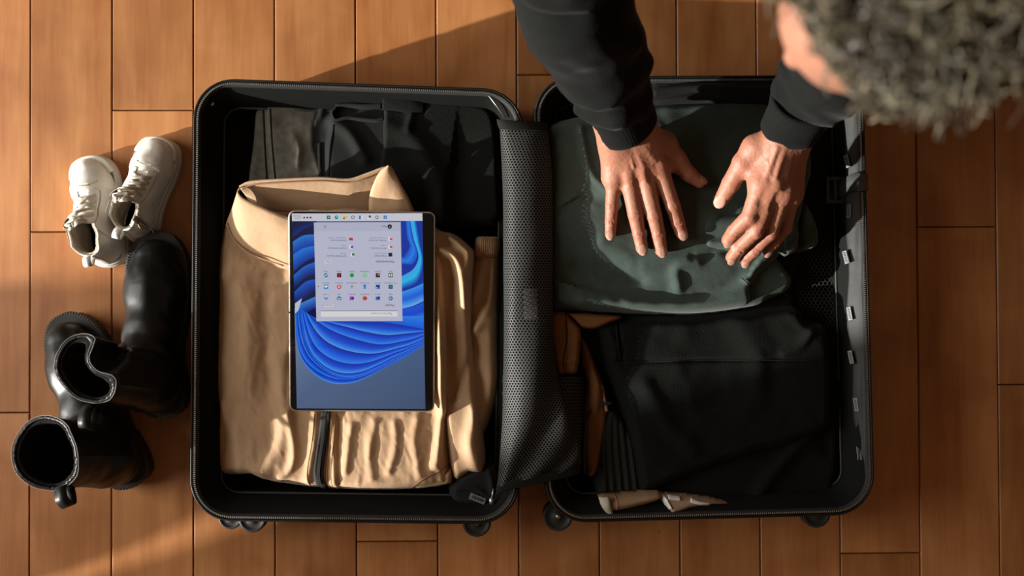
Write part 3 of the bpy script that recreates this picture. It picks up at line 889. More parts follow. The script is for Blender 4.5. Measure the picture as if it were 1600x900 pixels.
wb2 = W([(527, 168, .088), (522, 176, .086), (528, 194, .086), (545, 191, .086), (565, 193, .086), (588, 194, .086), (600, 193, .086)])
patch('waistband', wb, wb2, M['black2'], t, nu=4, thick=.003, wr=(.002, 60, 60, 3))
wb = W([(524, 166, .102), (545, 164, .104), (570, 165, .104), (598, 163, .103)]); wb2 = W([(526, 168, .090), (545, 172, .086), (570, 174, .086), (598, 172, .088)])
patch('waistband', wb, wb2, M['black2'], t, nu=4, thick=.003)
seam_on('seam', [(522, 196), (516, 230), (512, 290)], tp2, .092, 'black2', t, lift=.001)
t = thing('fleece_top', 'black fleece top with stitched hem beside the mesh divider, above the beige jacket', 'sweater', 680, 260, .05)
o, tp3 = cloth('folded_body', [(598, 143), (620, 146), (664, 152), (700, 156), (760, 165), (778, 200), (783, 290), (782, 345), (735, 352), (690, 350), (640, 330), (590, 300), (596, 220)], .055, .048, M['black'], t, R=.010,
               strokes=[('s', [(590, 330), (596, 200), (601, 140)], -.006, .004), ('r', [(603, 200), (640, 215), (665, 245), (690, 300), (690, 360)], .007, .016), ('r', [(610, 172), (640, 176), (662, 178)], -.003, .003),
                        ('s', [(704, 262), (700, 300), (700, 400)], -.010, .004, .05), ('r', [(632, 152), (636, 175)], .003, .003), ('r', [(645, 180), (640, 205)], .004, .006)],
               wr=[(.0035, 16, 16, .3, 12)])
patch('hem', W([(599, 143, .110), (620, 147, .111), (645, 152, .110), (664, 155, .106)]), W([(597, 172, .106), (620, 174, .107), (645, 178, .106), (662, 178, .104)]), M['black'], t, nu=5, thick=.003, bulge=.002, wr=(.003, 50, 30, 5))

# ------------------------------------------------------------------ beige jacket
t = thing('jacket', 'beige cotton zip jacket with stand-up collar folded under the tablet', 'jacket', 530, 520, .03)
o, sl_top = cloth('sleeve', [(744, 380), (778, 378), (784, 420), (782, 520), (784, 590), (772, 640), (752, 690), (735, 700), (722, 640), (725, 520), (728, 440)], .045, .052, M['tan'], t, R=.020,
                  strokes=[('s', [(768, 640), (752, 560), (735, 505)], -.007, .006, .05), ('r', [(775, 400), (768, 460), (752, 500), (738, 515)], .010, .009), ('r', [(757, 400), (748, 440), (738, 470)], .004, .006),
                           ('s', [(730, 515), (770, 495), (786, 470)], -.008, .006)], wr=[(.003, 30, 15, .9, 21)])
# gathered elastic cuff
V = []; loops = []
for i, (py, xl, xr, z) in enumerate(((371, 744, 779, .098), (373, 743, 781, .103), (385, 742, 781, .106), (396, 742, 779, .104), (402, 745, 777, .098))):
    L = []
    for k in range(49):
        q = k / 48; x = xl + (xr - xl) * q
        L.append(P(x, py + (1.5 * math.sin(k * 1.7)), z - .020 * (2 * q - 1) ** 4 + .0016 * math.sin(k * 1.75) * (1 if 0 < i < 4 else .5)))
    L += [P(xr, py, z - .03), P(xl, py, z - .03)]
    loops.append(L)
m_ = MB(); m_.loft(loops, True, True); m_.build('cuff', M['tan'], t)
o, under = cloth('sleeve', [(672, 362), (690, 360), (712, 366), (732, 382), (742, 395), (740, 420), (738, 480), (742, 560), (750, 640), (760, 733), (735, 740), (706, 748), (690, 640), (680, 480)], .062, .042, M['tan'], t, R=.013,
                 strokes=[('r', [(690, 392), (712, 404), (722, 430), (728, 475)], .022, .009), ('r', [(705, 372), (722, 385), (733, 398), (735, 420)], .016, .007), ('r', [(700, 440), (698, 520), (704, 620)], -.008, .010),
                          ('r', [(745, 640), (735, 690), (745, 735)], .009, .010), ('r', [(738, 560), (715, 600), (706, 620)], -.005, .008)], wr=[(.0025, 34, 16, .5, 31)],
                 tilt=lambda X, Y: np.clip((Y + .25) * .03, -.01, .02))
def body_tilt(X, Y):
    return np.clip((X + .43) * .07, 0, .016) + np.clip(-(Y + .16) * .02, 0, .01)
o, jt = cloth('jacket_body', [(352, 345), (345, 372), (338, 400), (336, 480), (333, 560), (333, 640), (336, 715), (344, 742), (372, 744), (394, 742), (412, 750), (450, 757), (500, 762), (540, 764),
                              (590, 765), (640, 764), (675, 760), (704, 755), (706, 730), (705, 680), (704, 620), (708, 560), (706, 480), (702, 420), (696, 392), (676, 384), (640, 340), (560, 318), (440, 318), (380, 330)],
              .030, .052, M['tan'], t, R=.018, h=.0017, smooth=2,
              strokes=[('s', [(338, 600), (362, 660), (372, 700), (374, 760)], .007, .006), ('s', [(345, 340), (360, 480), (352, 620)], .006, .010, .05),
                       ('r', [(400, 745), (440, 700), (452, 640), (440, 560)], .005, .012), ('r', [(430, 755), (462, 725), (466, 690), (458, 640)], .0055, .006),
                       ('r', [(500, 645), (497, 690), (488, 740), (492, 760)], .005, .006), ('r', [(525, 645), (527, 700), (530, 762)], .0035, .005), ('r', [(536, 650), (534, 700), (536, 760)], -.003, .004),
                       ('r', [(555, 660), (550, 690), (546, 730)], .004, .006), ('r', [(590, 655), (584, 700), (586, 740)], .0035, .007), ('r', [(620, 655), (622, 690), (612, 730)], .003, .006),
                       ('r', [(655, 652), (652, 690), (660, 735)], .0035, .007), ('r', [(687, 398), (689, 450), (691, 520), (695, 600), (699, 635)], .026, .010), ('r', [(699, 635), (690, 680), (684, 720)], .010, .008),
                       ('r', [(385, 430), (400, 520), (392, 600)], .005, .018), ('r', [(425, 440), (420, 520), (430, 590)], -.004, .012), ('r', [(360, 430), (380, 410), (430, 440)], .004, .012)],
              wr=[(.0034, 22, 9, .15, 41), (.0016, 80, 26, -.1, 44), (.0007, 160, 90, .3, 46)], tilt=body_tilt)
o, hem = cloth('folded_hem', [(645, 764), (660, 748), (690, 738), (706, 730), (707, 755), (704, 757), (680, 762)], .060, .040, M['tan'], t, R=.006)
seam_on('seam', [(640, 762), (664, 744), (688, 732), (705, 722)], jt, .085, 'tandark', t, w=.0010)
for ln in ([(495, 645), (491, 690), (484, 735), (488, 762)], [(522, 645), (519, 690), (514, 735), (518, 764)], [(527, 645), (524, 690), (520, 735), (523, 764)]):
    seam_on('seam', ln, jt, .085, 'tandark', t, w=.0009)
zl = [(512, 640), (508, 680), (503, 715), (501, 740), (506, 764)]
zp = drape('zipper', zl, .0135, jt, .088, M['tape'], t, lift=.0015, thick=.0016)
c = cr([tuple(P(a, b, .088))[:2] for a, b in zl], 22); m_ = MB()
for i in range(0, len(c) - 1):
    d = c[i + 1] - c[i]; d = Vector((d[0], d[1], 0)).normalized(); z = float(jt(c[i][0], c[i][1])[0]) + .0042
    m_.box((c[i][0], c[i][1], z), (.0009, .0042, .0014), Matrix((d, Vector((-d.y, d.x, 0)), Vector((0, 0, 1)))).transposed())
tag(m_.build('zip_teeth', mat('dark_teeth', (.05, .05, .05), .3), t, smooth=False), kind='stuff')
# collar: back band seen from inside, left band turned over, lit right end
seamfold = dict(thick=.0022, n=8)
patch('collar', W([(374, 292, .138), (392, 284, .141), (430, 281, .143), (470, 279, .144), (505, 278, .144), (545, 280, .142), (575, 271, .142), (596, 263, .142), (608, 260, .141)]),
      W([(388, 312, .098), (402, 322, .096), (432, 331, .094), (470, 336, .094), (505, 336, .094), (545, 335, .094), (575, 332, .094), (592, 326, .094), (600, 324, .096)]), M['tan'], t, nu=10, wr=(.005, 26, 20, 51), **seamfold)
patch('collar', W([(374, 292, .138), (371, 300, .140), (380, 310, .142), (405, 322, .143), (443, 337, .142), (490, 350, .130)]),
      W([(352, 352, .096), (359, 370, .092), (370, 386, .092), (398, 405, .095), (443, 420, .098), (490, 430, .100)]), M['tan'], t, nu=14, bulge=.004, wr=(.008, 26, 24, 55), **seamfold)
patch('collar', W([(608, 260, .141), (594, 270, .139), (584, 288, .132), (578, 308, .124), (577, 336, .112)]),
      W([(608, 260, .141), (616, 270, .139), (630, 295, .130), (642, 318, .122), (652, 345, .110)]), M['tan'], t, nu=10, bulge=.006, wr=(.003, 40, 40, 58), **seamfold)
for ln in (W([(376, 296, .1385), (395, 289, .139), (430, 286, .141), (470, 284, .142), (505, 283, .142), (545, 285, .140), (575, 276, .140), (594, 268, .140)]),
           W([(355, 348, .102), (362, 366, .100), (373, 381, .101), (399, 400, .104), (443, 415, .107)])):
    m_ = MB(); m_.tube(cr([tuple(p) for p in ln], 5), .0010, 6); m_.build('seam', M['tandark'], t)

# ------------------------------------------------------------------ tablet
cTL, cTR, cBR, cBL = P(443, 328.5, .1445), P(673.5, 327, .1445), P(678.5, 644, .1195), P(452, 642.5, .1195)
org = cBL; ux = (cBR - cBL).normalized(); uy = (cTL - cBL); uy = (uy - ux * uy.dot(ux)).normalized(); uz = ux.cross(uy)
TW, TL_ = (cBR - cBL).length, (cTL - cBL).length
tab = tag(empty('tablet', org + ux * TW / 2 + uy * TL_ / 2 - uz * .009), 'slim silver framed tablet with a lit blue desktop screen lying on the beige jacket', 'tablet')
def TP(u, v, w=0.0): return org + ux * u + uy * v + uz * w
def rr2(inset, rad, w, n=6):
    o = []; r = rad
    for cx, cy, a0 in ((TW - inset - r, TL_ - inset - r, 0), (inset + r, TL_ - inset - r, 90), (inset + r, inset + r, 180), (TW - inset - r, inset + r, 270)):
        for k in range(n + 1):
            a = math.radians(a0 + 90 * k / n); o.append(TP(cx + r * math.cos(a), cy + r * math.sin(a), w))
    return o
m_ = MB(); m_.loft([rr2(.006, .008, -.009), rr2(.001, .008, -.006), rr2(0, .009, -.0015), rr2(.0002, .009, -.0004), rr2(.0008, .0085, 0), rr2(.0026, .0075, .0)], True, True)
m_.build('frame', M['silver'], tab)
m_ = MB(); m_.loft([rr2(.0020, .0078, -.0005), rr2(.0020, .0078, .0004), rr2(.0024, .0075, .0006)], True, True)
gl = m_.build('bezel', M['bezel'], tab)
def S(px, py):
    """tablet coordinates of a photo pixel on its glass"""
    d = Vector(RM @ np.array([(px - 800) / FPX, (450 - py) / FPX, -1.0])); c0 = Vector((0, 0, CAM_H))
    q = c0 + d * ((org - c0).dot(uz) / d.dot(uz)) - org
    return (q.dot(ux), q.dot(uy))
class Screen:
    def __init__(s): s.v = []; s.f = []; s.c = []; s.lay = 0
    def lin(s, c): return tuple((x / 255) ** 2.2 for x in c) + (1,)
    def nxt(s): s.lay += 1; return .00068 + s.lay * .000003
    def poly(s, pts, col):
        w = s.nxt(); b = len(s.v)
        for q in pts: s.v.append(TP(*S(*q), w)); s.c.append(s.lin(col))
        s.f.append(tuple(range(b + len(pts) - 1, b - 1, -1)))
    def quad4(s, pts, cols):
        w = s.nxt(); b = len(s.v)
        for q, c in zip(pts, cols): s.v.append(TP(*S(*q), w)); s.c.append(s.lin(c))
        s.f.append((b + 3, b + 2, b + 1, b))
    def rect(s, x0, y0, x1, y1, col, sk=.0055): s.poly([(x0, y0), (x1, y0 - (x1 - x0) * .003), (x1 + (y1 - y0) * sk * .0, y1), (x0, y1)], col)
    def disc(s, cx, cy, r, col, n=14, a0=0, a1=360): s.poly([(cx + r * math.cos(math.radians(a0 + (a1 - a0) * k / n)), cy + r * math.sin(math.radians(a0 + (a1 - a0) * k / n))) for k in range(n if a1 - a0 == 360 else n + 1)], col)
    def band(s, A, B, c0, c1, c2=None, nu=6, n=8, clip=None):
        a = cr(A, n); b_ = cr(B, n); m = min(len(a), len(b_)); w = s.nxt(); b0 = len(s.v)
        ta = [a[int(round(i * (len(a) - 1) / (m - 1)))] for i in range(m)]; tb = [b_[int(round(i * (len(b_) - 1) / (m - 1)))] for i in range(m)]
        for i in range(m):
            for k in range(nu + 1):
                t = k / nu; q = ta[i] * (1 - t) + tb[i] * t
                x = min(max(q[0], 456.5 + (q[1] - 334) * .0262), 659.8 + (q[1] - 334) * .0148); y = min(max(q[1], 345), 638)
                if c2: c = [c0[j] * (1 - 2 * t) + c1[j] * 2 * t if t < .5 else c1[j] * (2 - 2 * t) + c2[j] * (2 * t - 1) for j in range(3)]
                else: c = [c0[j] * (1 - t) + c1[j] * t for j in range(3)]
                s.v.append(TP(*S(x, y), w)); s.c.append(s.lin(c))
        for i in range(m - 1):
            for k in range(nu):
                p = b0 + i * (nu + 1) + k; q4 = (p, p + 1, p + nu + 2, p + nu + 1)
                A_ = Vector(s.v[q4[1]]) - Vector(s.v[q4[0]]); B_ = Vector(s.v[q4[3]]) - Vector(s.v[q4[0]])
                s.f.append(q4 if A_.cross(B_).dot(uz) > 0 else q4[::-1])
    def build(s, name, parent):
        V = np.array([tuple(p) for p in s.v]); return mk(name, V, s.f, M['screen'], parent, smooth=False, colors=s.c)
sc = Screen()
# plain slate background
sc.quad4([(456, 333.5), (660, 333), (662, 470), (460, 470)], [(96, 110, 140), (60, 80, 130), (60, 88, 140), (150, 165, 190)])
sc.quad4([(460, 470), (662, 470), (664.7, 639), (464, 638)], [(120, 140, 170), (72, 102, 148), (64, 82, 112), (82, 100, 134)])
# flowing blue ribbons, upper left
sc.poly([(456.5, 345), (495, 345), (495, 500), (470, 500), (459, 478)], (8, 22, 66))
for A, B, c0, c1 in (
    ([(456, 352), (470, 346), (480, 345)], [(456, 372), (475, 358), (495, 350)], (8, 20, 60), (14, 44, 120)),
    ([(457, 378), (474, 368), (495, 366)], [(458, 398), (474, 388), (495, 383)], (40, 120, 215), (16, 60, 160)),
    ([(458, 398), (474, 388), (495, 383)], [(459, 424), (476, 410), (496, 400)], (30, 122, 225), (12, 52, 150)),
    ([(459, 430), (476, 416), (496, 408)], [(460, 450), (478, 434), (496, 428)], (26, 104, 210), (8, 34, 110)),
    ([(460, 456), (478, 440), (496, 436)], [(461, 474), (478, 464), (496, 450)], (24, 90, 200), (8, 30, 100)),
    ([(461, 478), (478, 470), (496, 462)], [(462, 500), (480, 488), (497, 478)], (60, 130, 220), (10, 44, 140)),
):
    sc.band(A, B, c0, c1)
# upper right
sc.poly([(627, 345), (660, 345), (662, 500), (629, 500)], (10, 52, 160))
for A, B, c0, c1, c2 in (
    ([(634, 345), (636, 370), (640, 385), (632, 400), (627, 402)], [(641, 345), (645, 372), (652, 395), (645, 412), (627, 412)], (24, 80, 200), (40, 130, 235), (20, 84, 205)),
    ([(641, 345), (646, 372), (654, 400), (646, 420), (627, 432)], [(650, 345), (656, 380), (661, 410), (652, 440), (627, 452)], (70, 160, 240), (40, 190, 240), (14, 70, 180)),
    ([(627, 456), (645, 450), (662, 442)], [(628, 482), (645, 478), (662, 470)], (60, 150, 240), (22, 96, 225), (110, 180, 245)),
    ([(628, 482), (645, 480), (662, 472)], [(628, 502), (645, 502), (662, 498)], (20, 88, 220), (14, 72, 210), (60, 150, 240)),
):
    sc.band(A, B, c0, c1, c2)
# lower fan of ribbons
outer = [(463, 478), (462, 505), (464, 535), (472, 562), (488, 582), (508, 595), (530, 600), (555, 597), (580, 586), (604, 573), (630, 560), (662, 540)]
hub = [(497, 500), (515, 501), (535, 502), (555, 502), (575, 503), (592, 503), (606, 504), (618, 506), (630, 508), (641, 510), (652, 512), (662, 514)]
L8 = [1.0, .955, .91, .86, .80, .68, .53, .34, .16]
cols = [((78, 156, 242), (14, 78, 215), (8, 44, 165)), ((56, 136, 238), (16, 84, 225), (6, 40, 150))]
sc.band([(496, 494), (560, 494), (620, 494), (662, 494)], [(496, 505), (560, 506), (620, 509), (662, 517)], (40, 130, 238), (14, 84, 226))
for i, (a, b) in enumerate(zip(L8, L8[1:] + [0.0])):
    def mixc(t, ph):
        o = []
        for j, (p, q) in enumerate(zip(hub, outer)):
            w = t + .030 * math.sin(j * .55 + ph) * (1 if 0 < t < 1 else 0)
            o.append((p[0] + (q[0] - p[0]) * w, p[1] + (q[1] - p[1]) * w))
        return o
    c0, c1, c2 = cols[i % 2]
    sc.band(mixc(a, i * 1.3), mixc(b, (i + 1) * 1.3), c0, c1, c2, nu=6)
for k in range(0):
    sc.band([(612 + k * 10, 512 + k * 3), (618 + k * 9, 526 + k * 2), (610 + k * 9, 545 - k * 2)], [(626 + k * 9, 508 + k * 3), (636 + k * 7, 522 + k * 2), (622 + k * 9, 548 - k * 3)], (8, 40, 160), (24, 96, 232), (70, 150, 242))
sc.poly([(461, 474), (472, 466), (467, 484), (461.3, 490)], (190, 200, 215))
# task bar and start panel
sc.poly([(456, 333.6), (660, 333), (660.3, 345), (456.5, 345.6)], (205, 206, 218))
sc.poly([(490.5, 347.6), (626, 347.2), (629, 501.5), (494.5, 502)], (188, 190, 212))
sc.poly([(490.5, 347.6), (626, 347.2), (626.3, 361), (491, 361.4)], (180, 183, 206))
sc.poly([(501, 485.2), (621, 485), (621.2, 494.4), (501.3, 494.8)], (222, 222, 224)); sc.poly([(501, 485.4), (621, 485.2), (621, 485.9), (501, 486.1)], (60, 66, 90))
for x, c in ((513.5, (20, 90, 80)), (526, (20, 120, 160)), (539, (225, 190, 50)), (551.5, (70, 76, 90)), (564, (60, 120, 180)), (577, (60, 60, 66)), (589, (40, 44, 52)), (602, (30, 110, 190))):
    if x in (551.5, 589): sc.disc(x, 339.6, 2.7, c); sc.disc(x, 339.6, 1.8, (205, 206, 218))
    elif x == 602:
        for dx in (-1.4, 1.4):
            for dy in (-1.4, 1.4): sc.rect(x + dx - 1.15, 339.4 + dy - 1.15, x + dx + 1.15, 339.4 + dy + 1.15, c)
    elif x == 526: sc.disc(x, 339.6, 2.9, c); sc.disc(x + .6, 339.0, 1.4, (120, 210, 190))
    elif x == 564: sc.rect(x - 3, 337, x + 3, 342.4, (215, 225, 235)); sc.rect(x - 3, 337, x, 342.4, c)
    elif x == 539: sc.rect(x - 3, 337.4, x + 3, 341.6, c); sc.rect(x - 3, 340.6, x, 342.2, (80, 70, 40))
    elif x == 577: sc.rect(x - 2.4, 338.6, x + 1, 342, (240, 240, 244)); sc.rect(x - .8, 336.8, x + 2.6, 340.2, c)
    else: sc.rect(x - 2.7, 337, x + 2.7, 342.2, c); sc.rect(x - 1.2, 338.6, x + 1.2, 340.6, (140, 210, 190))
for x in (475.5, 480.5, 485.5): sc.disc(x, 340, 1.6, (60, 62, 70), 8)
sc.disc(609, 354, 3.6, (26, 22, 22)); sc.disc(609, 354.6, 1.5, (150, 110, 90)); sc.disc(508, 354.2, 2.1, (90, 92, 110)); sc.disc(508, 354.2, 1.5, (184, 187, 208))
for x, y, c in ((548.5, 373.5, (205, 40, 44)), (610, 373.5, (205, 90, 50)), (549, 385.8, (60, 90, 150)), (610, 385.8, (205, 90, 50)), (551, 397.6, (40, 120, 60)), (610, 397.8, (14, 44, 56))):
    if c == (14, 44, 56): sc.rect(x - 3, y - 3, x + 3, y + 3, c)
    elif c == (205, 40, 44): sc.rect(x - 3, y - 2, x + 3, y + 2, c)
    else: sc.rect(x - 3, y - 2.8, x + 1.5, y + 2.8, (232, 232, 238)); sc.rect(x - 1, y - 1.8, x + 3, y + 1.8, c)
XS = (509.5, 530, 550, 570, 590.5, 610.5)
def icon(x, y, kind):
    if kind == 'sq1': sc.rect(x - 3.3, y - 3.3, x + 3.3, y + 3.3, (24, 70, 28)); sc.disc(x, y, 2.5, (235, 240, 235)); sc.rect(x - .8, y - 2.2, x + .8, y + 2.2, (24, 90, 28))
    if kind == 'sq2': sc.rect(x - 3.3, y - 3.3, x + 3.3, y + 3.3, (58, 30, 26)); sc.rect(x - .5, y - 2.6, x + 2.6, y + .5, (170, 120, 90))
    if kind == 'ring': sc.disc(x, y, 3.4, (60, 200, 90)); sc.disc(x, y, 2.2, (235, 245, 238)); sc.disc(x, y, 1.5, (40, 180, 80))
    if kind == 'green':
        sc.disc(x, y, 3.5, (30, 170, 80))
        for k in range(3): sc.rect(x - 1.9, y - 1.5 + k * 1.2, x + 1.9, y - 1.1 + k * 1.2, (16, 70, 40))
    if kind == 'nsq': sc.rect(x - 3.3, y - 3.3, x + 3.3, y + 3.3, (20, 14, 16)); sc.rect(x - 1.2, y - 2.4, x + 1.2, y + 2.4, (200, 20, 30))
    if kind == 'globe': sc.disc(x, y, 3.4, (30, 120, 170)); sc.poly([(x - 2.6, y + .4), (x + 2.4, y - 2), (x + 2.8, y - .6), (x - 2, y + 1.9)], (190, 225, 235))
    if kind == 'store': sc.rect(x - 3.2, y - 3.2, x + 3.2, y + 3.2, (30, 80, 100)); sc.rect(x - 1.4, y - 1.4, x + 1.4, y + 1.4, (60, 150, 150))
    if kind == 'photo': sc.rect(x - 3.2, y - 3.2, x + 3.2, y + 3.2, (30, 90, 160)); sc.poly([(x - 3.2, y - 2.4), (x + 2.6, y - 2.4), (x + .4, y + 1.4)], (20, 50, 110)); sc.disc(x - 1.4, y + 1.6, .9, (220, 230, 240), 8)
    if kind == 'phone': sc.rect(x - 1.9, y - 3.4, x + 1.9, y + 3.4, (30, 150, 215)); sc.rect(x - 1.9, y - 3.4, x + 1.9, y - 1.2, (20, 100, 180))
    if kind == 'snip': sc.rect(x - .5, y - 3, x + .5, y + 2.6, (120, 124, 136)); sc.disc(x + 2, y - 1.5, 1.5, (215, 150, 120)); sc.disc(x + 2, y - 1.5, .8, (196, 198, 214)); sc.rect(x - 2.6, y - .4, x + 2, y + .3, (120, 124, 136))
    if kind == 'red': sc.disc(x, y, 3.5, (215, 50, 52)); sc.disc(x, y, 1.9, (235, 220, 224)); sc.disc(x, y, 1.0, (215, 50, 52))
    if kind == 'cloud': sc.rect(x - 3.4, y - 3.4, x + 3.4, y + 3.4, (40, 140, 205)); sc.disc(x - .8, y - .2, 1.6, (235, 240, 245)); sc.disc(x + 1.1, y - .6, 1.3, (235, 240, 245))
    if kind == 'edge': sc.disc(x, y, 3.4, (24, 110, 180)); sc.disc(x - .8, y - .6, 2.2, (40, 180, 150)); sc.disc(x - .2, y + .4, 1.2, (188, 200, 220))
    if kind == 'word': sc.rect(x - 3.4, y - 2.4, x + 3, y + 2.8, (40, 110, 195)); sc.rect(x - .6, y - 2.8, x + 3.4, y + 1.2, (24, 60, 130))
    if kind == 'ppt': sc.disc(x, y, 3.5, (210, 80, 50)); sc.rect(x + .2, y - 1.8, x + 3.6, y + 1.6, (160, 46, 34))
    if kind == 'note': sc.rect(x - 3.4, y - 2.8, x + 2.6, y + 2.8, (150, 60, 185)); sc.rect(x - .2, y - 2, x + 3.4, y + 1.6, (110, 30, 140))
    if kind == 'mail': sc.poly([(x - 3.6, y + 2.6), (x + 3.6, y + 2.6), (x + 3.4, y - 1.4), (x, y - 3.4), (x - 3.4, y - 1.4)], (30, 110, 180)); sc.rect(x - 2.4, y - .2, x + 2.4, y + 1.4, (200, 225, 240))
    if kind == 'todo': sc.poly([(x - 3.4, y - .6), (x - 1.8, y - 2), (x + .6, y + 1), (x + 2.6, y - 1.8), (x + 3.6, y - .8), (x + .8, y + 2.6)], (40, 90, 190))
rowsI = ((430, ('globe', 'nsq', 'green', 'ring', 'sq2', 'sq1')), (448, ('cloud', 'red', 'snip', 'phone', 'photo', 'store')), (466, ('todo', 'mail', 'note', 'ppt', 'word', 'edge')))
for y, ks in rowsI:
    for x, k in zip(XS, ks): icon(x, y, k)
for x, y, w in ((512, 409.2, 11.5), (514, 477.2, 14)): sc.rect(x - w / 2, y - 2.2, x + w / 2, y + 2.2, (214, 214, 220))
sc.disc(497.5, 447.5, .8, (40, 40, 50), 6)
sc.build('display', tab)
# lettering on the display, upside down to the camera
TV = []; TF = []; TCc = []
def stext(s, px, py, hpx, align='LEFT', col=(60, 62, 80), bold=0.0):
    size = hpx * .00092 * 1.35; u, v = S(px, py)
    V, Fc = text(s, size, TP(u, v, .0017), -ux, -uy, None, None, align=align, bold=bold, depth=0, lift=0)
    b = len(TV); TV.extend(V.tolist()); TF.extend([tuple(i + b for i in q) for q in Fc]); TCc.extend([sc.lin(col)] * len(V))
stext('Ryan', 604, 352.6, 3.0); stext('Pinned', 616, 475.4, 3.6, col=(30, 32, 44), bold=.00003)
stext('Recommended', 616, 407.6, 3.4, col=(30, 32, 44), bold=.00003); stext('More  >', 516.5, 407.8, 2.7); stext('All apps  >', 519.5, 475.8, 2.7)
stext('Type here to search', 613, 488.6, 3.0, col=(90, 92, 104)); sc2 = None
labs = (('News', 'Netflix', 'Spotify', 'WhatsApp', 'Solitaire', 'Xbox'), ('OneDrive', 'Pinterest', 'Snipping Tool', 'Your Phone', 'Photos', 'Microsoft Store'), ('To Do', 'Mail', 'OneNote', 'PowerPoint', 'Word', 'Edge'))
for y, ls in zip((423.3, 441.3, 458.8), labs):
    for x, s_ in zip(XS, ls): stext(s_, x, y, 2.3, 'CENTER')
for x, y, a, b in ((604, 374.8, 'The Best Story One', 'Yesterday at 4:24 PM'), (604, 387, 'All the latest facts', '1h ago'), (604, 399.2, 'Image Sample', 'Recently added'),
                   (541.5, 374.8, 'Rental Agreement', 'Wednesday at 1:22 PM'), (541.5, 387, 'Location Information', '2h ago'), (541.5, 399.2, 'Q3 Monthly Expenses', '17h ago')):
    stext(a, x, y, 2.5, col=(40, 42, 56)); stext(b, x, y - 4.0, 2.2, col=(110, 112, 132))
stext('2:30 PM', 471, 340.0, 2.1); stext('4/22/2022', 471, 336.6, 2.1)
tag(mk('lettering', TV, TF, M['screen'], tab, smooth=False, colors=TCc), kind='stuff')
m_ = MB()
m_.lathe(TP(*S(452.5, 488), .0004), uz, [(.0012, 0), (.0012, .0004), (.0004, .0005)], 16); m_.build('camera_lens', mat('lens', (.03, .03, .05), .1), tab)
m_ = MB(); m_.tube([TP(TW * .14, TL_ - .0004, -.003), TP(TW * .24, TL_ - .0004, -.003)], .0015, 8, .7); m_.build('power_button', M['silver'], tab)

# ================================================================== clothes in the right half
# underneath everything
t = thing('folded_knitwear', 'black folded knitwear at the very bottom of the right half, mostly hidden', 'clothes', 1070, 300, .015)
cloth('folded_body', [(870, 150), (1010, 135), (1230, 128), (1300, 140), (1300, 300), (1240, 440), (1260, 560), (1200, 640), (1000, 640), (880, 480)], .016, .060, M['black2'], t, h=.006, wr=[(.005, 12, 12, 0, 62)])
t = thing('black_cloth', 'black cloth bulging along the upper rim of the right half behind the green sweatshirt', 'cloth', 1110, 140, .09)
cloth('folded_body', [(1010, 128), (1060, 121), (1110, 119), (1180, 121), (1228, 122), (1262, 130), (1262, 160), (1190, 166), (1100, 166), (1010, 172), (1004, 150)], .085, .046, M['black2'], t, R=.018,
      strokes=[('r', [(1008, 140), (1080, 130), (1160, 133), (1230, 134)], -.006, .004), ('r', [(1006, 160), (1080, 147), (1160, 148), (1240, 148)], -.006, .004)])
t = thing('brown_shirt', 'brown cotton shirt showing at the left edge of the right half, below the green sweatshirt', 'shirt', 885, 600, .05)
o, bt = cloth('folded_body', [(905, 520), (922, 545), (936, 580), (948, 610), (950, 660), (940, 720), (930, 745), (918, 742), (912, 700), (913, 640), (918, 600), (906, 560)], .066, .028, M['brown'], t, R=.010,
              strokes=[('r', [(915, 540), (932, 590), (930, 640)], .005, .006)], wr=[(.003, 30, 20, .5, 66)])
o, bt = cloth('sleeve', [(858, 489), (882, 486), (895, 498), (909, 514), (908, 540), (903, 583), (885, 585), (869, 584), (862, 550), (856, 520)], .092, .026, M["brown"], t, R=.008, smooth=2, wr=[(.0022, 55, 30, .6, 67)],
              strokes=[('r', [(880, 490), (884, 530), (882, 584)], -.002, .003), ('r', [(866, 560), (884, 563), (903, 560)], .003, .004)])
seam_on('seam', [(884, 492), (886, 530), (880, 560), (882, 582)], bt, .116, 'black2', t, w=.0008)
cloth('collar', [(884, 487), (960, 492), (975, 496), (955, 505), (930, 515), (908, 512), (896, 500)], .090, .026, M['brown'], t, R=.006, smooth=2)
t = thing('pink_garment', 'sliver of pale pink cloth showing between the brown shirt and the black sweatpants', 'clothes', 944, 620, .07)
cloth('folded_body', [(933, 585), (943, 600), (952, 640), (956, 643), (943, 646), (937, 615)], .070, .022, M['pink'], t, R=.004, smooth=0)
# ribbed knit and headphone cord
t = thing('ribbed_sweater', 'black ribbed knit sweater folded against the left side of the black sweatpants', 'sweater', 955, 700, .05)
o, rt = cloth('folded_body', [(952, 635), (975, 650), (1000, 700), (1012, 765), (1000, 776), (950, 776), (930, 772), (926, 730), (930, 690), (940, 655)], .058, .034, mat('black_rib', (.018, .021, .019), .9, bump=(200, .3)), t, R=.014,
              strokes=[('r', [(955 + k * 9 - 12, 650 + k * 3), (953 + k * 11 - 12, 700), (958 + k * 12 - 12, 776)], .0035, .0022) for k in range(-1, 5)])
cd = cr(W([(914, 742, .082), (913, 700, .086), (916, 665, .090), (924, 642, .093), (938, 632, .095), (955, 630, .094)]), 8)
m_ = MB(); m_.tube(cd, .0024, 8); tag(m_.build('cord', M['rubber']), 'thin black cord looping out from the sweatpants over the brown shirt', 'cord')
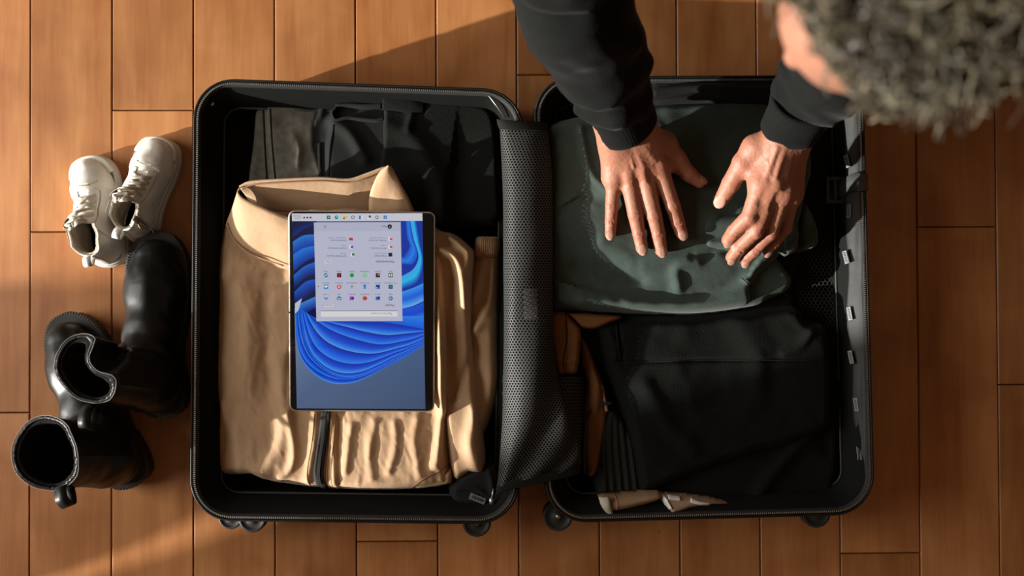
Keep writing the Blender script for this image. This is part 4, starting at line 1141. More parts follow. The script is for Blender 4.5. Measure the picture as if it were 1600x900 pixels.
# beige things along the lower rim
t = thing('beige_roll', 'beige trouser leg with pale open hem lying along the lower rim', 'trousers', 985, 788, .06)
o, rl = cloth('leg', [(936, 776), (970, 772), (1030, 768), (1034, 782), (1000, 794), (952, 803), (944, 790)], .092, .034, mat('beige_twill', (.30, .20, .12), .85, weave=(400, .3)), t, R=.014)
patch('hem', W([(936, 777, .116), (941, 790, .122), (951, 803, .112)]), W([(952, 777, .122), (954, 790, .127), (957, 802, .117)]), mat('pale_hem', (.40, .37, .30), .85), t, nu=4, bulge=.003, thick=.002)
seam_on('seam', [(962, 775), (964, 788), (962, 800)], rl, .12, 'tandark', t, w=.001)
t = thing('beige_bag', 'small beige cloth pouch with white patches tucked at the lower rim of the right half', 'pouch', 1075, 790, .06)
o, pc = cloth('pouch_body', [(1032, 774), (1060, 772), (1110, 778), (1150, 788), (1115, 791), (1080, 796), (1049, 807), (1041, 795)], .094, .028, mat('beige_pouch', (.33, .22, .15), .8, weave=(400, .3)), t, R=.010, smooth=2)
drape('white_trim', [(1034, 773), (1040, 784), (1046, 795)], .0062, pc, .115, M['white'], t)
drape('white_print', [(1044, 776), (1053, 777), (1062, 778)], .0048, pc, .115, M['white'], t)
drape('white_print', [(1078, 780), (1092, 785), (1108, 788)], .0050, pc, .115, M['white'], t)
# black sweatpants
t = thing('sweatpants', 'large black fleece sweatpants folded in the lower part of the right half', 'trousers', 1110, 640, .04)
o, lo_ = cloth('leg', [(985, 620), (1100, 560), (1270, 500), (1300, 545), (1318, 560), (1330, 600), (1318, 660), (1310, 760), (1270, 795), (1180, 797), (1110, 788), (1040, 780), (995, 760)], .035, .052, M['black'], t, R=.02, h=.004, wr=[(.006, 12, 12, .7, 72)],
                strokes=[('r', [(1290, 640), (1200, 740), (1170, 790)], .008, .012), ('r', [(1300, 560), (1280, 640), (1290, 700)], -.006, .012)])
o, sw = cloth('folded_body', [(930, 512), (938, 500), (962, 496), (1010, 494), (1080, 492), (1150, 486), (1215, 478), (1248, 478), (1262, 500), (1290, 506), (1298, 540), (1300, 620), (1296, 668), (1250, 690),
                              (1180, 710), (1120, 730), (1060, 752), (1010, 772), (995, 762), (984, 700), (970, 640), (952, 590), (938, 552)], .060, .050, M['black'], t, R=.018,
              strokes=[('r', [(966, 500), (968, 540), (972, 568)], -.0035, .003), ('r', [(936, 576), (968, 567), (1100, 562), (1290, 562)], -.0035, .003), ('r', [(1220, 552), (1245, 540), (1262, 515)], .005, .007),
                       ('r', [(1005, 600), (1040, 660), (1080, 700)], .005, .014), ('r', [(1150, 500), (1180, 560), (1160, 640)], .004, .020), ('r', [(950, 520), (960, 545), (958, 560)], .004, .006)],
              wr=[(.005, 12, 12, .5, 75), (.0015, 45, 40, .2, 77)])
seam_on('seam', [(938, 576), (968, 568), (1100, 563), (1290, 563)], sw, .11, 'black2', t, w=.0011)
seam_on('seam', [(963, 500), (965, 540), (970, 566)], sw, .11, 'black2', t, w=.0011)
seam_on('seam', [(970, 500), (972, 540), (976, 566)], sw, .11, 'black2', t, w=.0011)
# green sweatshirt
t = thing('sweatshirt', 'dark green fleece sweatshirt folded under the two hands', 'sweatshirt', 1040, 330, .06)
def gtilt(X, Y): return np.clip((.12 - np.abs(Y - .12)) * .05, -.004, .006)
o, g1 = cloth('sleeve', [(1050, 430), (1150, 395), (1195, 385), (1215, 400), (1236, 428), (1240, 440), (1232, 456), (1205, 468), (1180, 480), (1100, 492), (1050, 488)], .066, .044, M['green'], t, R=.014,
              strokes=[('s', [(1212, 396), (1226, 420), (1234, 440)], .002, .003)])
o, g0 = cloth('folded_body', [(853, 215), (862, 190), (905, 178), (960, 165), (1010, 158), (1100, 154), (1200, 156), (1250, 165), (1264, 200), (1272, 260), (1262, 300), (1250, 350), (1225, 396),
                              (1190, 430), (1178, 452), (1180, 468), (1168, 480), (1130, 488), (1080, 492), (1020, 492), (970, 490), (920, 488), (872, 486), (857, 478), (852, 400), (852, 300)], .074, .050, M['green'], t, R=.018,
              strokes=[('r', [(906, 205), (912, 240), (922, 275), (945, 300)], .004, .006), ('s', [(905, 308), (920, 302), (945, 312), (1000, 318)], .0045, .005, .05),
                       ('r', [(1085, 408), (1055, 420), (1058, 450)], .006, .009), ('r', [(1080, 402), (1100, 400), (1120, 392), (1150, 396)], -.004, .006),
                       ('s', [(905, 448), (960, 460), (1040, 468), (1100, 466), (1150, 446), (1165, 430)], -.010, .004, .05),
                       ('r', [(910, 470), (980, 478), (1080, 482), (1160, 462)], .005, .009),
                       ('r', [(1160, 436), (1174, 450), (1178, 470)], .003, .003), ('r', [(940, 380), (1000, 410), (1060, 380), (1110, 350)], .004, .016),
                       ('r', [(900, 415), (950, 425), (1000, 440)], -.004, .010), ('r', [(1000, 200), (1100, 210), (1200, 200)], .004, .020)],
              wr=[(.0035, 15, 15, .4, 81), (.0010, 60, 60, .2, 83)], tilt=gtilt)
o, g2 = cloth('sleeve', [(1092, 350), (1110, 335), (1180, 330), (1240, 338), (1249, 350), (1248, 385), (1238, 397), (1180, 396), (1130, 391), (1100, 385)], .108, .026, M['green'], t, R=.011,
              strokes=[('r', [(1105, 372), (1160, 368), (1200, 372)], -.005, .006), ('r', [(1110, 350), (1150, 350)], .003, .008)], wr=[(.0015, 40, 40, 0, 86)])
o, g3 = cloth('cuff', [(1222, 344), (1248, 345), (1249, 384), (1240, 396), (1222, 397)], .115, .0225, M['greenrib'], t, R=.008, smooth=2,
              strokes=[('r', [(1220, 348 + k * 4.2), (1250, 348 + k * 4.2)], .0008, .0007) for k in range(12)])
o, g4 = cloth('cuff', [(1245, 330), (1262, 318), (1276, 345), (1281, 368), (1277, 386), (1262, 391), (1246, 388)], .085, .034, M['green'], t, R=.010, smooth=2, strokes=[('r', [(1248, 386), (1262, 382), (1278, 380)], .004, .003)])
seam_on('seam', [(1163, 436), (1175, 450), (1180, 466), (1176, 478)], g0, .115, 'black2', t, w=.0009)
seam_on('seam', [(1158, 434), (1170, 450), (1174, 468)], g0, .115, 'black2', t, w=.0009)
m_ = MB(); c = P(1092, 438, .1265); m_.box((0, 0, 0), (.006, .003, .0008)); 
# ================================================================== person
per = tag(empty('person', (.40, .85, 0)), 'curly haired person in black hooded top, both hands pressing the green sweatshirt', 'person')
def A3(p): return np.array(tuple(p), float)
skin_parts = []; skin_cols = []
def flesh(V, base=(.31, .132, .080), red=None, seed=1):
    """skin colour: mottled, redder at the listed points"""
    c = np.tile(np.array(base), (len(V), 1))
    n = fbm(V[:, 0] * 55, V[:, 1] * 55, V[:, 2] * 55, seed)[:, None] * .5
    c = c * (1 + .10 * n)
    if red is not None:
        for p, r, a in red:
            w = a * np.exp(-(np.linalg.norm(V - A3(p), axis=1) / r) ** 2)[:, None]
            c = c * (1 - w) + np.array((.31, .085, .052)) * w
    return c
def hand(name, wrist, fingers, thumb, mcps, tendons, nails, extra=(), lo=None, hi=None, h=.00115, webs=(), creases=()):
    pts = [A3(p) for f in fingers + [thumb] for p in f[0]] + [A3(w[0]) for w in wrist]
    lo = np.min(pts, 0) - .028; hi = np.max(pts, 0) + .028
    F = Field(lo, hi, h)
    F.path([A3(w[0]) for w in wrist], [w[1] for w in wrist], .010)
    return F
def build_hand(name, spec):
    F = Field(spec['lo'], spec['hi'], spec.get('h', .00115))
    for a, b, ra, rb, k in spec['mass']: F.cone(A3(a), A3(b), ra, rb, k)
    for pts, rr in spec['fingers']: # each finger in its own field then joined tightly so they stay apart
        pp = [A3(p) for p in pts]
        for i in range(len(pp) - 1):
            F.cone(pp[i], pp[i + 1], rr[i], rr[i + 1], .0075 if i == 0 else .0012)
        up = A3(spec['up'])
        for j in (1, 2):
            ax = pp[j + 1] - pp[j - 1]; ax /= np.linalg.norm(ax); u = up - ax * (up @ ax); u /= np.linalg.norm(u)
            F.ell(pp[j] + u * rr[j] * .30, (rr[j] * .80,) * 3, .003)
            side = np.cross(ax, u)
            for dd in ((-.0032, 0, .0032) if j == 1 else (-.0013, .0013)):
                q = pp[j] + ax * dd + u * (rr[j] * 1.10 + (.0011 if j == 1 else .0006))
                F.cone(q - side * rr[j] * .50 - u * .0010, q + side * rr[j] * .50 - u * .0010, .00075, .00075, .0014, op='s')
    for a, b, ra, rb, k in spec.get('tendons', ()): F.cone(A3(a), A3(b), ra, rb, k)
    for a, b, r, k in spec.get('dents', ()): F.cone(A3(a), A3(b), r, r, k, op='s')
    nl = []
    for tip, prev, n_, wdt, ln, off in spec['nails']:
        t_ = A3(tip); ax = t_ - A3(prev); ax /= np.linalg.norm(ax); u = np.array(n_, float); u -= ax * (u @ ax); u /= np.linalg.norm(u); sd = np.cross(ax, u)
        c = t_ + u * (off - .0019) + ax * .0016
        Rm = np.stack([sd, ax, u], 1)
        F.ell(c, (wdt + .0012, ln + .001, .0030), .0012, op='u', R=Rm)
        F.cone(c + u * .0026 - ax * ln * .95 - sd * wdt * .6, c + u * .0026 - ax * ln * .95 + sd * wdt * .6, .0006, .0006, .0010, op='s')
        nl.append((c, Rm, wdt, ln))
    for (x, y, z), r in spec.get('flatten', ()): pass
    X, Y, Z = F.all()
    near = np.abs(F.D) < .006
    F.D[near] += .00022 * vnoise(X[near] * 420, Y[near] * 420, Z[near] * 420, 9)
    V, Fc = F.mesh()
    c = flesh(V, red=spec['red'])
    for cc, Rm, wdt, ln in nl:
        q = (V - cc) @ Rm; m = ((q[:, 0] / wdt) ** 2 + (q[:, 1] / ln) ** 2 < 1) & (q[:, 2] > -.001)
        c[m] = (.38, .205, .15); m2 = m & (q[:, 1] > ln * .75); c[m2] = (.46, .33, .26)
    skin_parts.append((V, Fc)); skin_cols.append(c); return F

# hand at the left of the photo: palm down, fingers spread
zt = .1335
MC = dict(i=P(1029, 259, .1600), m=P(1005, 265, .1625), r=P(981, 271, .1600), p=P(960, 277, .1540))
fing = [
    ([MC['p'], P(956, 322, .1450), P(954.5, 346, .1400), P(953.5, 366, .1375)], [.0112, .0095, .0085, .0077]),
    ([MC['r'], P(992.5, 335, .1500), P(998.5, 364, .1425), P(1003, 388, .1385)], [.0124, .0107, .0096, .0087]),
    ([MC['m'], P(1022, 337, .1510), P(1029, 367, .1435), P(1033, 391, .1390)], [.0126, .0111, .0100, .0090]),
    ([MC['i'], P(1051, 322, .1500), P(1059, 347, .1430), P(1065, 365, .1390)], [.0126, .0112, .0100, .0090]),
]
TH = [P(1036, 226, .150), P(1056, 250, .1460), P(1076, 272, .1430), P(1093, 284, .1400)]
wr1 = [P(957, 214, .180), P(1007, 192, .182)]
spec = dict(up=(0, -.15, 1), fingers=fing, mass=[
    (P(960, 226, .172), MC['p'], .0195, .0140, .012), (P(972, 221, .176), MC['r'], .0200, .0140, .012), (P(986, 216, .178), MC['m'], .0205, .0140, .012), (P(1000, 210, .178), MC['i'], .0205, .0145, .012),
    (P(960, 226, .172), P(940, 150, .225), .0210, .024, .014), (P(1000, 208, .176), P(985, 140, .230), .0215, .024, .014),
    (P(1006, 214, .168), TH[0], .0200, .0185, .016), (TH[0], TH[1], .0185, .0135, .010), (TH[1], TH[2], .0132, .0118, .003), (TH[2], TH[3], .0118, .0092, .002),
    (TH[1], P(1030, 262, .150), .011, .012, .014), (P(957, 236, .160), P(953, 278, .148), .014, .0115, .012),
    (MC['p'], MC['r'], .011, .011, .010), (MC['r'], MC['m'], .0115, .0115, .010), (MC['m'], MC['i'], .0115, .0115, .010)],
    tendons=[(MC['i'] + Vector((0, .001, .0095)), MC['i'] + Vector((0, -.002, .0085)), .0062, .0055, .006), (MC['m'] + Vector((0, .001, .0095)), MC['m'] + Vector((0, -.002, .0085)), .0062, .0055, .006),
             (MC['r'] + Vector((0, .001, .0090)), MC['r'] + Vector((0, -.002, .0080)), .0060, .0052, .006), (MC['p'] + Vector((0, .001, .0085)), MC['p'] + Vector((0, -.002, .0075)), .0055, .005, .006),
             (P(994, 212, .1965), P(1022, 250, .1770), .0024, .0026, .005), (P(986, 214, .1965), P(1003, 256, .1785), .0022, .0024, .005), (P(975, 220, .1945), P(981, 262, .1750), .0020, .0022, .005), (P(966, 224, .190), P(963, 268, .167), .0018, .0020, .005),
             (P(970, 226, .1925), P(984, 240, .1875), .0016, .0016, .003), (P(984, 240, .1875), P(990, 262, .1790), .0016, .0014, .003), (P(1012, 215, .1900), P(1014, 240, .1830), .0018, .0017, .003), (P(1014, 240, .1830), P(1020, 256, .176), .0016, .0014, .003),
             (P(960, 242, .1815), P(975, 254, .1800), .0014, .0014, .003)],
    dents=[(P(1014, 262, .1850), P(1018, 280, .173), .0035, .006), (P(992, 268, .1850), P(998, 286, .173), .0035, .006), (P(970, 275, .178), P(973, 290, .168), .003, .006)],
    nails=[(fing[0][0][3], fing[0][0][2], (-.15, -.35, 1), .0052, .0064, .0077), (fing[1][0][3], fing[1][0][2], (0, -.35, 1), .0064, .0078, .0087), (fing[2][0][3], fing[2][0][2], (.05, -.35, 1), .0066, .0080, .0090),
           (fing[3][0][3], fing[3][0][2], (.15, -.35, 1), .0062, .0074, .0090), (TH[3], TH[2], (.25, .55, .8), .0056, .0072, .0080)],
    red=[(p, .013, .55) for f in fing for p in f[0][:3]] + [(f[0][3], .009, .35) for f in fing] + [(TH[2], .014, .5), (TH[3], .012, .5), (P(1000, 262, .175), .03, .2)],
    lo=(.085, .020, .115), hi=(.285, .300, .262))
spec['lo'] = tuple(A3(P(930, 405, .125)) * np.array([1, 1, 0]) - np.array([.012, .012, -.118])); spec['hi'] = (P(1110, 300, .13).x + .012, P(985, 150, .2).y + .008, .250)
FH1 = build_hand('hand', spec)

# hand at the right of the photo: seen from its thumb side, fingers bending down
TH2 = [P(1180, 232, .205), P(1161, 254, .197), P(1142, 287, .180), P(1128, 311, .165)]
MD = dict(i=P(1189, 288, .205), m=P(1208, 288, .208), r=P(1224, 296, .200), p=P(1236, 306, .186))
fing2 = [
    ([MD['i'], P(1171, 338, .192), P(1147, 361, .170), P(1137, 375, .156)], [.0135, .0112, .0098, .0088]),
    ([MD['m'], P(1181, 361, .180), P(1156, 386, .160), P(1143, 402, .147)], [.0132, .0108, .0095, .0085]),
    ([MD['r'], P(1204, 364, .170), P(1179, 391, .154), P(1165, 407, .144)], [.0128, .0103, .0091, .0081]),
    ([MD['p'], P(1227, 357, .160), P(1210, 379, .151), P(1199, 392, .145)], [.0118, .0090, .0081, .0073]),
]
spec2 = dict(up=(.45, .1, 1), fingers=fing2, mass=[
    (P(1215, 224, .217), MD['i'], .0200, .0155, .012), (P(1222, 226, .214), MD['m'], .0200, .0155, .012), (P(1232, 230, .208), MD['r'], .0200, .0150, .012), (P(1238, 234, .200), MD['p'], .0195, .0135, .012),
    (P(1217, 224, .215), P(1262, 150, .262), .0205, .024, .014), (P(1236, 230, .205), P(1285, 165, .250), .0205, .024, .014),
    (P(1207, 224, .208), TH2[0], .0195, .0180, .014), (TH2[0], TH2[1], .0180, .0140, .008), (TH2[1], TH2[2], .0138, .0128, .003), (TH2[2], TH2[3], .0128, .0104, .002),
    (TH2[1], MD['i'], .0100, .0110, .010), (P(1190, 256, .200), MD['i'], .015, .013, .010),
    (MD['p'], MD['r'], .011, .011, .010), (MD['r'], MD['m'], .012, .012, .010), (MD['m'], MD['i'], .0125, .0125, .010),
    (P(1240, 240, .195), P(1243, 300, .180), .014, .011, .010)],
    tendons=[(MD['i'] + Vector((.002, 0, .0105)), MD['i'] + Vector((.001, -.004, .0095)), .0062, .0055, .006), (MD['m'] + Vector((.002, .001, .0110)), MD['m'] + Vector((.001, -.003, .0100)), .0062, .0055, .006),
             (MD['r'] + Vector((.003, 0, .0100)), MD['r'] + Vector((.002, -.003, .0090)), .0058, .005, .006),
             (P(1214, 232, .2365), P(1196, 280, .2215), .0026, .0026, .005), (P(1224, 234, .2335), P(1212, 278, .2255), .0024, .0024, .005), (P(1234, 240, .226), P(1227, 284, .218), .0020, .0022, .005),
             (P(1206, 232, .2300), P(1199, 252, .2270), .0018, .0018, .003), (P(1199, 252, .2270), P(1205, 276, .2250), .0017, .0016, .003)],
    dents=[(P(1196, 300, .226), P(1190, 318, .213), .0030, .006), (P(1217, 306, .220), P(1208, 326, .206), .0030, .006)],
    nails=[(TH2[3], TH2[2], (-.35, -.15, 1), .0078, .0098, .0104), (fing2[1][0][3], fing2[1][0][2], (.10, -.75, .6), .0060, .0068, .0085), (fing2[2][0][3], fing2[2][0][2], (.12, -.6, .8), .0058, .0068, .0081),
           (fing2[0][0][3], fing2[0][0][2], (.1, -.8, .5), .0062, .0068, .0088), (fing2[3][0][3], fing2[3][0][2], (.3, -.4, .8), .0050, .0060, .0073)],
    red=[(p, .014, .5) for f in fing2 for p in f[0][:3]] + [(f[0][3], .012, .5) for f in fing2] + [(TH2[2], .016, .3), (TH2[1], .02, .3), (P(1182, 268, .21), .02, .3)],
    lo=(0, 0, .118), hi=(0, 0, .292))
q = P(1112, 415, .16); spec2['lo'] = (q.x - .012, q.y - .016, .124); q = P(1275, 160, .25); spec2['hi'] = (q.x + .030, q.y + .004, .285)
FH2 = build_hand('hand', spec2)

# head
HC = A3(P(1404, -14, .775))
Fd = np.array((-.70, -.38, -.60)); Fd /= np.linalg.norm(Fd)
Ud = np.array((0, 0, 1.)); Ud -= Fd * (Ud @ Fd); Ud /= np.linalg.norm(Ud); Ud = Ud; Sd = np.cross(Fd, Ud)   # Sd: towards the person's left
def HP(f, s_, u): return HC + Fd * f + Sd * s_ + Ud * u
HR = np.stack([Fd, Sd, Ud], 1)
F = Field(HC - .185, HC + .185, .0032)
F.ell(HP(-.004, 0, .010), (.100, .079, .089), 0, R=HR)
F.ell(HP(.018, 0, -.045), (.068, .062, .078), .03, R=HR)
F.ell(HP(.060, 0, -.098), (.028, .030, .022), .03, R=HR)
F.cone(HP(.072, -.024, .005), HP(.072, .024, .005), .014, .014, .02)
F.cone(HP(.086, 0, -.008), HP(.107, 0, -.040), .009, .0125, .012)
for s_ in (-1, 1):
    F.ell(HP(.096, s_ * .012, -.044), (.009, .008, .007), .005, R=HR)
    F.ell(HP(.088, s_ * .031, -.014), (.012, .013, .009), .012, op='s', R=HR)
    F.ell(HP(.055, s_ * .045, -.040), (.026, .018, .018), .02, R=HR)
    F.ell(HP(-.004, s_ * .080, -.022), (.018, .008, .032), .006, R=HR)
    F.ell(HP(.000, s_ * .088, -.020), (.010, .005, .018), .004, op='s', R=HR)
    F.ell(HP(.076, s_ * .031, -.015), (.012, .0125, .012), .002, R=HR)
F.ell(HP(.092, 0, -.066), (.010, .023, .0055), .004, R=HR); F.ell(HP(.090, 0, -.077), (.010, .020, .006), .003, R=HR)
F.cone(HP(.104, -.018, -.0715), HP(.104, .018, -.0715), .0012, .0012, .002, op='s')
NK = A3((.385, .40, .70))
F.cone(HP(-.025, 0, -.06), NK, .056, .062, .03)
V, Fc = F.mesh(); c = flesh(V, base=(.30, .135, .085))
L = (V - HC) @ HR
m = (np.abs(L[:, 2] + .0715) < .010) & (np.abs(L[:, 1]) < .024) & (L[:, 0] > .085); c[m] = (.50, .20, .16)
skin_parts.append((V, Fc)); skin_cols.append(c)
# torso, arms under the clothing
SHR, SHL = A3((.205, .51, .665)), A3((.565, .50, .665)); EL_R = A3(P(878, -95, .45)); EL_L = A3(P(1440, 15, .42)); HIP = A3((.40, .93, .36))
F = Field((-.02, .12, .05), (.72, 1.15, .86), .010)
F.cone(A3((.39, .50, .67)), HIP, .115, .13, .05); F.cone(SHR, SHL, .060, .060, .05); F.cone(A3((.39, .47, .68)), A3((.40, .40, .70)), .075, .058, .03)
F.cone(SHR, EL_R, .052, .044, .02); F.cone(EL_R, A3(P(958, 170, .21)), .042, .030, .01)
F.cone(SHL, EL_L, .052, .044, .02); F.cone(EL_L, A3(P(1262, 168, .245)), .042, .030, .01)
V, Fc = F.mesh(); skin_parts.append((V, Fc)); skin_cols.append(flesh(V))
V, Fc = joinmesh(skin_parts)
body = mk('body', V, Fc, attr_mat('skin', .55, sss=.10, spec=.45, bump=(700, .10)), per, colors=np.concatenate([np.concatenate(skin_cols), np.ones((len(V), 1))], 1))
for s_ in (-1, 1):
    m_ = MB(); m_.lathe(HP(.0805, s_ * .031, -.016), Fd, [(.004, -.006), (.0085, -.003), (.0095, 0), (.0085, .004), (.004, .0068), (.001, .0074)], 16)
    m_.build('eye', mat('eye_white', (.6, .56, .52), .2), per)

# hair: scalp cap and curls
hl = []
F = Field(HC - .17, HC + .17, .004)
F.ell(HP(-.016, 0, .020), (.108, .092, .098), 0, R=HR)
g = F.all(); gl = (np.stack(g, -1) - HC) @ HR
F.D += .010 * fbm(g[0] * 38, g[1] * 38, g[2] * 38, 5, 2)
face = gl[..., 0] * .75 - gl[..., 2] * .35 - .008 - 6 * np.maximum(np.abs(gl[..., 1] + .012) - .030, 0) ** 1.5       # region of the face
F.D = np.maximum(F.D, face.astype(np.float32))
Vc, Fc = F.mesh()
hr = random.Random(11); V = [Vc]; Fs = [Fc]; C_ = [np.tile((.028, .022, .015, 1), (len(Vc), 1))]; nb = len(Vc)
for i in range(3000):
    d = np.array([hr.gauss(0, 1) for _ in range(3)]); d /= np.linalg.norm(d)
    q = d * np.array((.106, .091, .097)) + np.array((-.016, 0, .020))
    if q[0] * .75 - q[2] * .35 > .002 + 6 * max(abs(q[1] + .012) - .030, 0) ** 1.5 or q[2] < -.075: continue
    base = HC + HR @ q; nrm = HR @ (d / np.array((.104, .090, .096))); nrm /= np.linalg.norm(nrm)
    t1 = np.cross(nrm, (hr.uniform(-1, 1), hr.uniform(-1, 1), hr.uniform(-1, 1))); t1 /= np.linalg.norm(t1); t2 = np.cross(nrm, t1)
    gq = q[0] * .75 - q[2] * .35
    ln = hr.uniform(.018, .046) * (.45 if gq > -.018 else 1); rad = hr.uniform(.004, .0095); turns = hr.uniform(.8, 2.0); ph = hr.uniform(0, 6.3); thk = hr.uniform(.0010, .0030)
    lean = t1 * hr.uniform(.2, 1.1); n = 9; pts = []
    for k in range(n + 1):
        t = k / n; a = ph + t * turns * 6.283
        pts.append(base + (nrm * (.55 + .25 * t) + lean * t) * ln * t + (t1 * math.cos(a) + t2 * math.sin(a)) * rad * min(1, t * 3) + nrm * .35 * rad * math.sin(a * 1.3))
    mb_ = MB(); mb_.tube(pts, [thk * (1 - .6 * (k / n)) for k in range(n + 1)], 4, .7, cap=False)
    V.append(np.array([tuple(p) for p in mb_.v])); Fs.append(np.array(mb_.f) + nb); nb += len(mb_.v)
    tone = min(1, max(0, .42 + .55 * float(vnoise(*(base * 70), 3)) + hr.uniform(-.25, .25))) ** 1.6; dark = np.array((.030, .024, .015)); lt = np.array((.20, .165, .105))
    c = dark + (lt - dark) * tone; C_.append(np.tile((*c, 1), (len(mb_.v), 1)))
hair = mk('hair', np.concatenate(V), np.concatenate(Fs), attr_mat('hair_fibre', .45, spec=.4), per, colors=np.concatenate(C_)); tag(hair, kind='stuff')

# hooded top: torso coarse, sleeves fine
parts = []
F = Field((.0, .30, .15), (.76, 1.16, .88), .010)
F.cone(A3((.39, .51, .66)), A3((.40, .92, .37)), .150, .165, .06); F.cone(SHR, SHL, .085, .085, .06)
F.cone(SHR, A3(EL_R * .3 + SHR * .7), .080, .076, .03); F.cone(SHL, A3(EL_L * .3 + SHL * .7), .080, .076, .03)
F.cone(A3((.28, .52, .735)), A3((.50, .51, .735)), .050, .050, .04); F.ell((.395, .60, .735), (.12, .10, .055), .04)
F.cone(A3((.40, .39, .725)), A3((.38, .30, .69)), .058, .050, .004, op='s')
X, Y, Z = F.all(); F.D += .006 * fbm(X * 11, Y * 11, Z * 11, 3, 2)
parts.append(F.mesh())
def sleeve(path, radii, folds, lo, hi, h=.0030, seed=1, cuff=None):
    F = Field(lo, hi, h)
    pp = [A3(p) for p in path]
    F.path(pp, radii, .012)
    for a, b, r, k in folds: F.cone(A3(a), A3(b), r[0], r[1], k)
    X, Y, Z = F.all(); m = np.abs(F.D) < .03
    x, y, z = X[m], Y[m], Z[m]
    u = (pp[-1] - pp[0]); u = u / np.linalg.norm(u)
    t = x * u[0] + y * u[1] + z * u[2]
    ws = vnoise(x * 10, y * 10, z * 10, seed) * .060
    F.D[m] += .0075 * vnoise(t * 34 + ws * 40, x * 9 + z * 5, y * 9, seed + 3) + .0020 * np.sin((t + ws) * 95) + .0022 * vnoise(x * 45, y * 45, z * 45, seed + 7)
    return F.mesh()
pR = [P(977, 196, .186), P(962, 158, .214), P(935, 92, .288), P(902, 10, .372), P(878, -95, .45)]
fR = [(P(905, 168, .235), P(960, 176, .240), (.014, .022), .012), (P(960, 176, .240), P(1005, 150, .235), (.022, .014), .012),
      (P(890, 120, .285), P(945, 140, .290), (.012, .020), .014), (P(945, 140, .290), P(995, 100, .290), (.018, .010), .014),
      (P(860, 60, .350), P(930, 85, .345), (.012, .016), .02), (P(900, 40, .40), P(985, 60, .36), (.014, .012), .02)]
parts.append(sleeve(pR[1:], [.046, .058, .068, .072], fR, (-.03, .12, .12), (.22, .50, .55), seed=2))
F = Field((-.06, .28, .35), (.30, .62, .78), .006); F.cone(EL_R, SHR, .071, .082, .03)
X, Y, Z = F.all(); F.D += .004 * fbm(X * 16, Y * 16, Z * 16, 6, 2); parts.append(F.mesh())
pL = [P(1240, 196, .226), P(1262, 160, .255), P(1310, 110, .315), P(1380, 55, .375), P(1440, 15, .42)]
fL = [(P(1222, 140, .270), P(1262, 128, .285), (.018, .022), .012), (P(1235, 105, .300), P(1290, 95, .315), (.014, .020), .014)]
parts.append(sleeve(pL[1:], [.044, .056, .064, .070], fL, (.29, .12, .16), (.62, .42, .52), seed=8))
F = Field((.36, .22, .33), (.66, .60, .77), .006); F.cone(EL_L, SHL, .070, .082, .03); parts.append(F.mesh())
V, Fc = joinmesh(parts); hood = mk('hoodie', V, Fc, M['hoodie'], per)
def cuffm(a, b, ra, rb, nrib=60, sq=.86, tilt=None):
    a, b = Vector(a), Vector(b); ax = (b - a).normalized(); s1 = ax.cross(Vector((0, 0, 1))).normalized(); s2 = s1.cross(ax)
    prof = [(0, .90), (.0, 1.0), (.04, 1.035), (.25, 1.03), (.6, 1.0), (.9, 1.05), (1, 1.0)]; L = []
    nn = nrib * 4
    for t, k in prof + [(.98, .90), (.02, .86)]:
        ring = []
        for j in range(nn):
            q = 2 * math.pi * j / nn; r = (ra + (rb - ra) * t) * k * (1 + .004 * math.cos(q * nrib) * (1 if k > .95 else 0)) * (1 + .03 * math.sin(q * 3 + t * 2))
            ring.append(a.lerp(b, t) + s1 * math.cos(q) * r + s2 * math.sin(q) * r * sq + ax * .003 * math.sin(q * 2 + 1))
        L.append(ring)
    m = MB(); m.loft(L + [L[0]]); return m.build('cuff', M['hoodie'], hood)
cuffm(P(983, 204, .181), P(966, 163, .213), .0405, .0455)
cuffm(P(1229, 210, .216), P(1254, 163, .252), .0375, .0440)
# trousers and feet behind the frame
F = Field((.08, .50, -.01), (.74, 1.30, .62), .012)
for sx in (-1, 1):
    kn = A3((.40 + sx * .15, .64, .085)); hp = A3((.40 + sx * .09, .93, .36)); an = A3((.40 + sx * .12, 1.10, .065))
    F.cone(hp, kn, .095, .068, .04); F.cone(kn, an, .062, .045, .02)
F.cone(A3((.33, .95, .36)), A3((.47, .95, .36)), .125, .125, .05)
V, Fc = F.mesh(); mk('trousers', V, Fc, M['trousers'], per)
for sx in (-1, 1):
    F = Field((.40 + sx * .12 - .07, 1.05, -.01), (.40 + sx * .12 + .07, 1.40, .12), .006)
    F.cone(A3((.40 + sx * .12, 1.11, .052)), A3((.40 + sx * .12, 1.30, .040)), .042, .034, .01); V, Fc = F.mesh(); mk('sock', V, Fc, M['black2'], per)
# ================================================================== shoes
def prism(F, outline, z0, z1, rnd_=.002, k=0, grow=0.0):
    """rounded slab with a free outline"""
    X, Y, Z = F.all(); d, _, _ = segdist(X[..., 0], Y[..., 0], outline); i_ = inside(X[..., 0], Y[..., 0], outline)
    d2 = (np.where(i_, -d, d) - grow)[..., None]
    w = np.abs(Z - (z0 + z1) / 2) - (z1 - z0) / 2
    d2 = d2 + rnd_; w = w + rnd_
    return (np.minimum(np.maximum(d2, w), 0) + np.sqrt(np.maximum(d2, 0) ** 2 + np.maximum(w, 0) ** 2) - rnd_).astype(np.float32)
def smin(a, b, k):
    q = np.maximum(k - np.abs(a - b), 0) / k; return np.minimum(a, b) - q * q * k * .25
def mirror(o, left): return [(-x if left else x, y) for x, y in o]

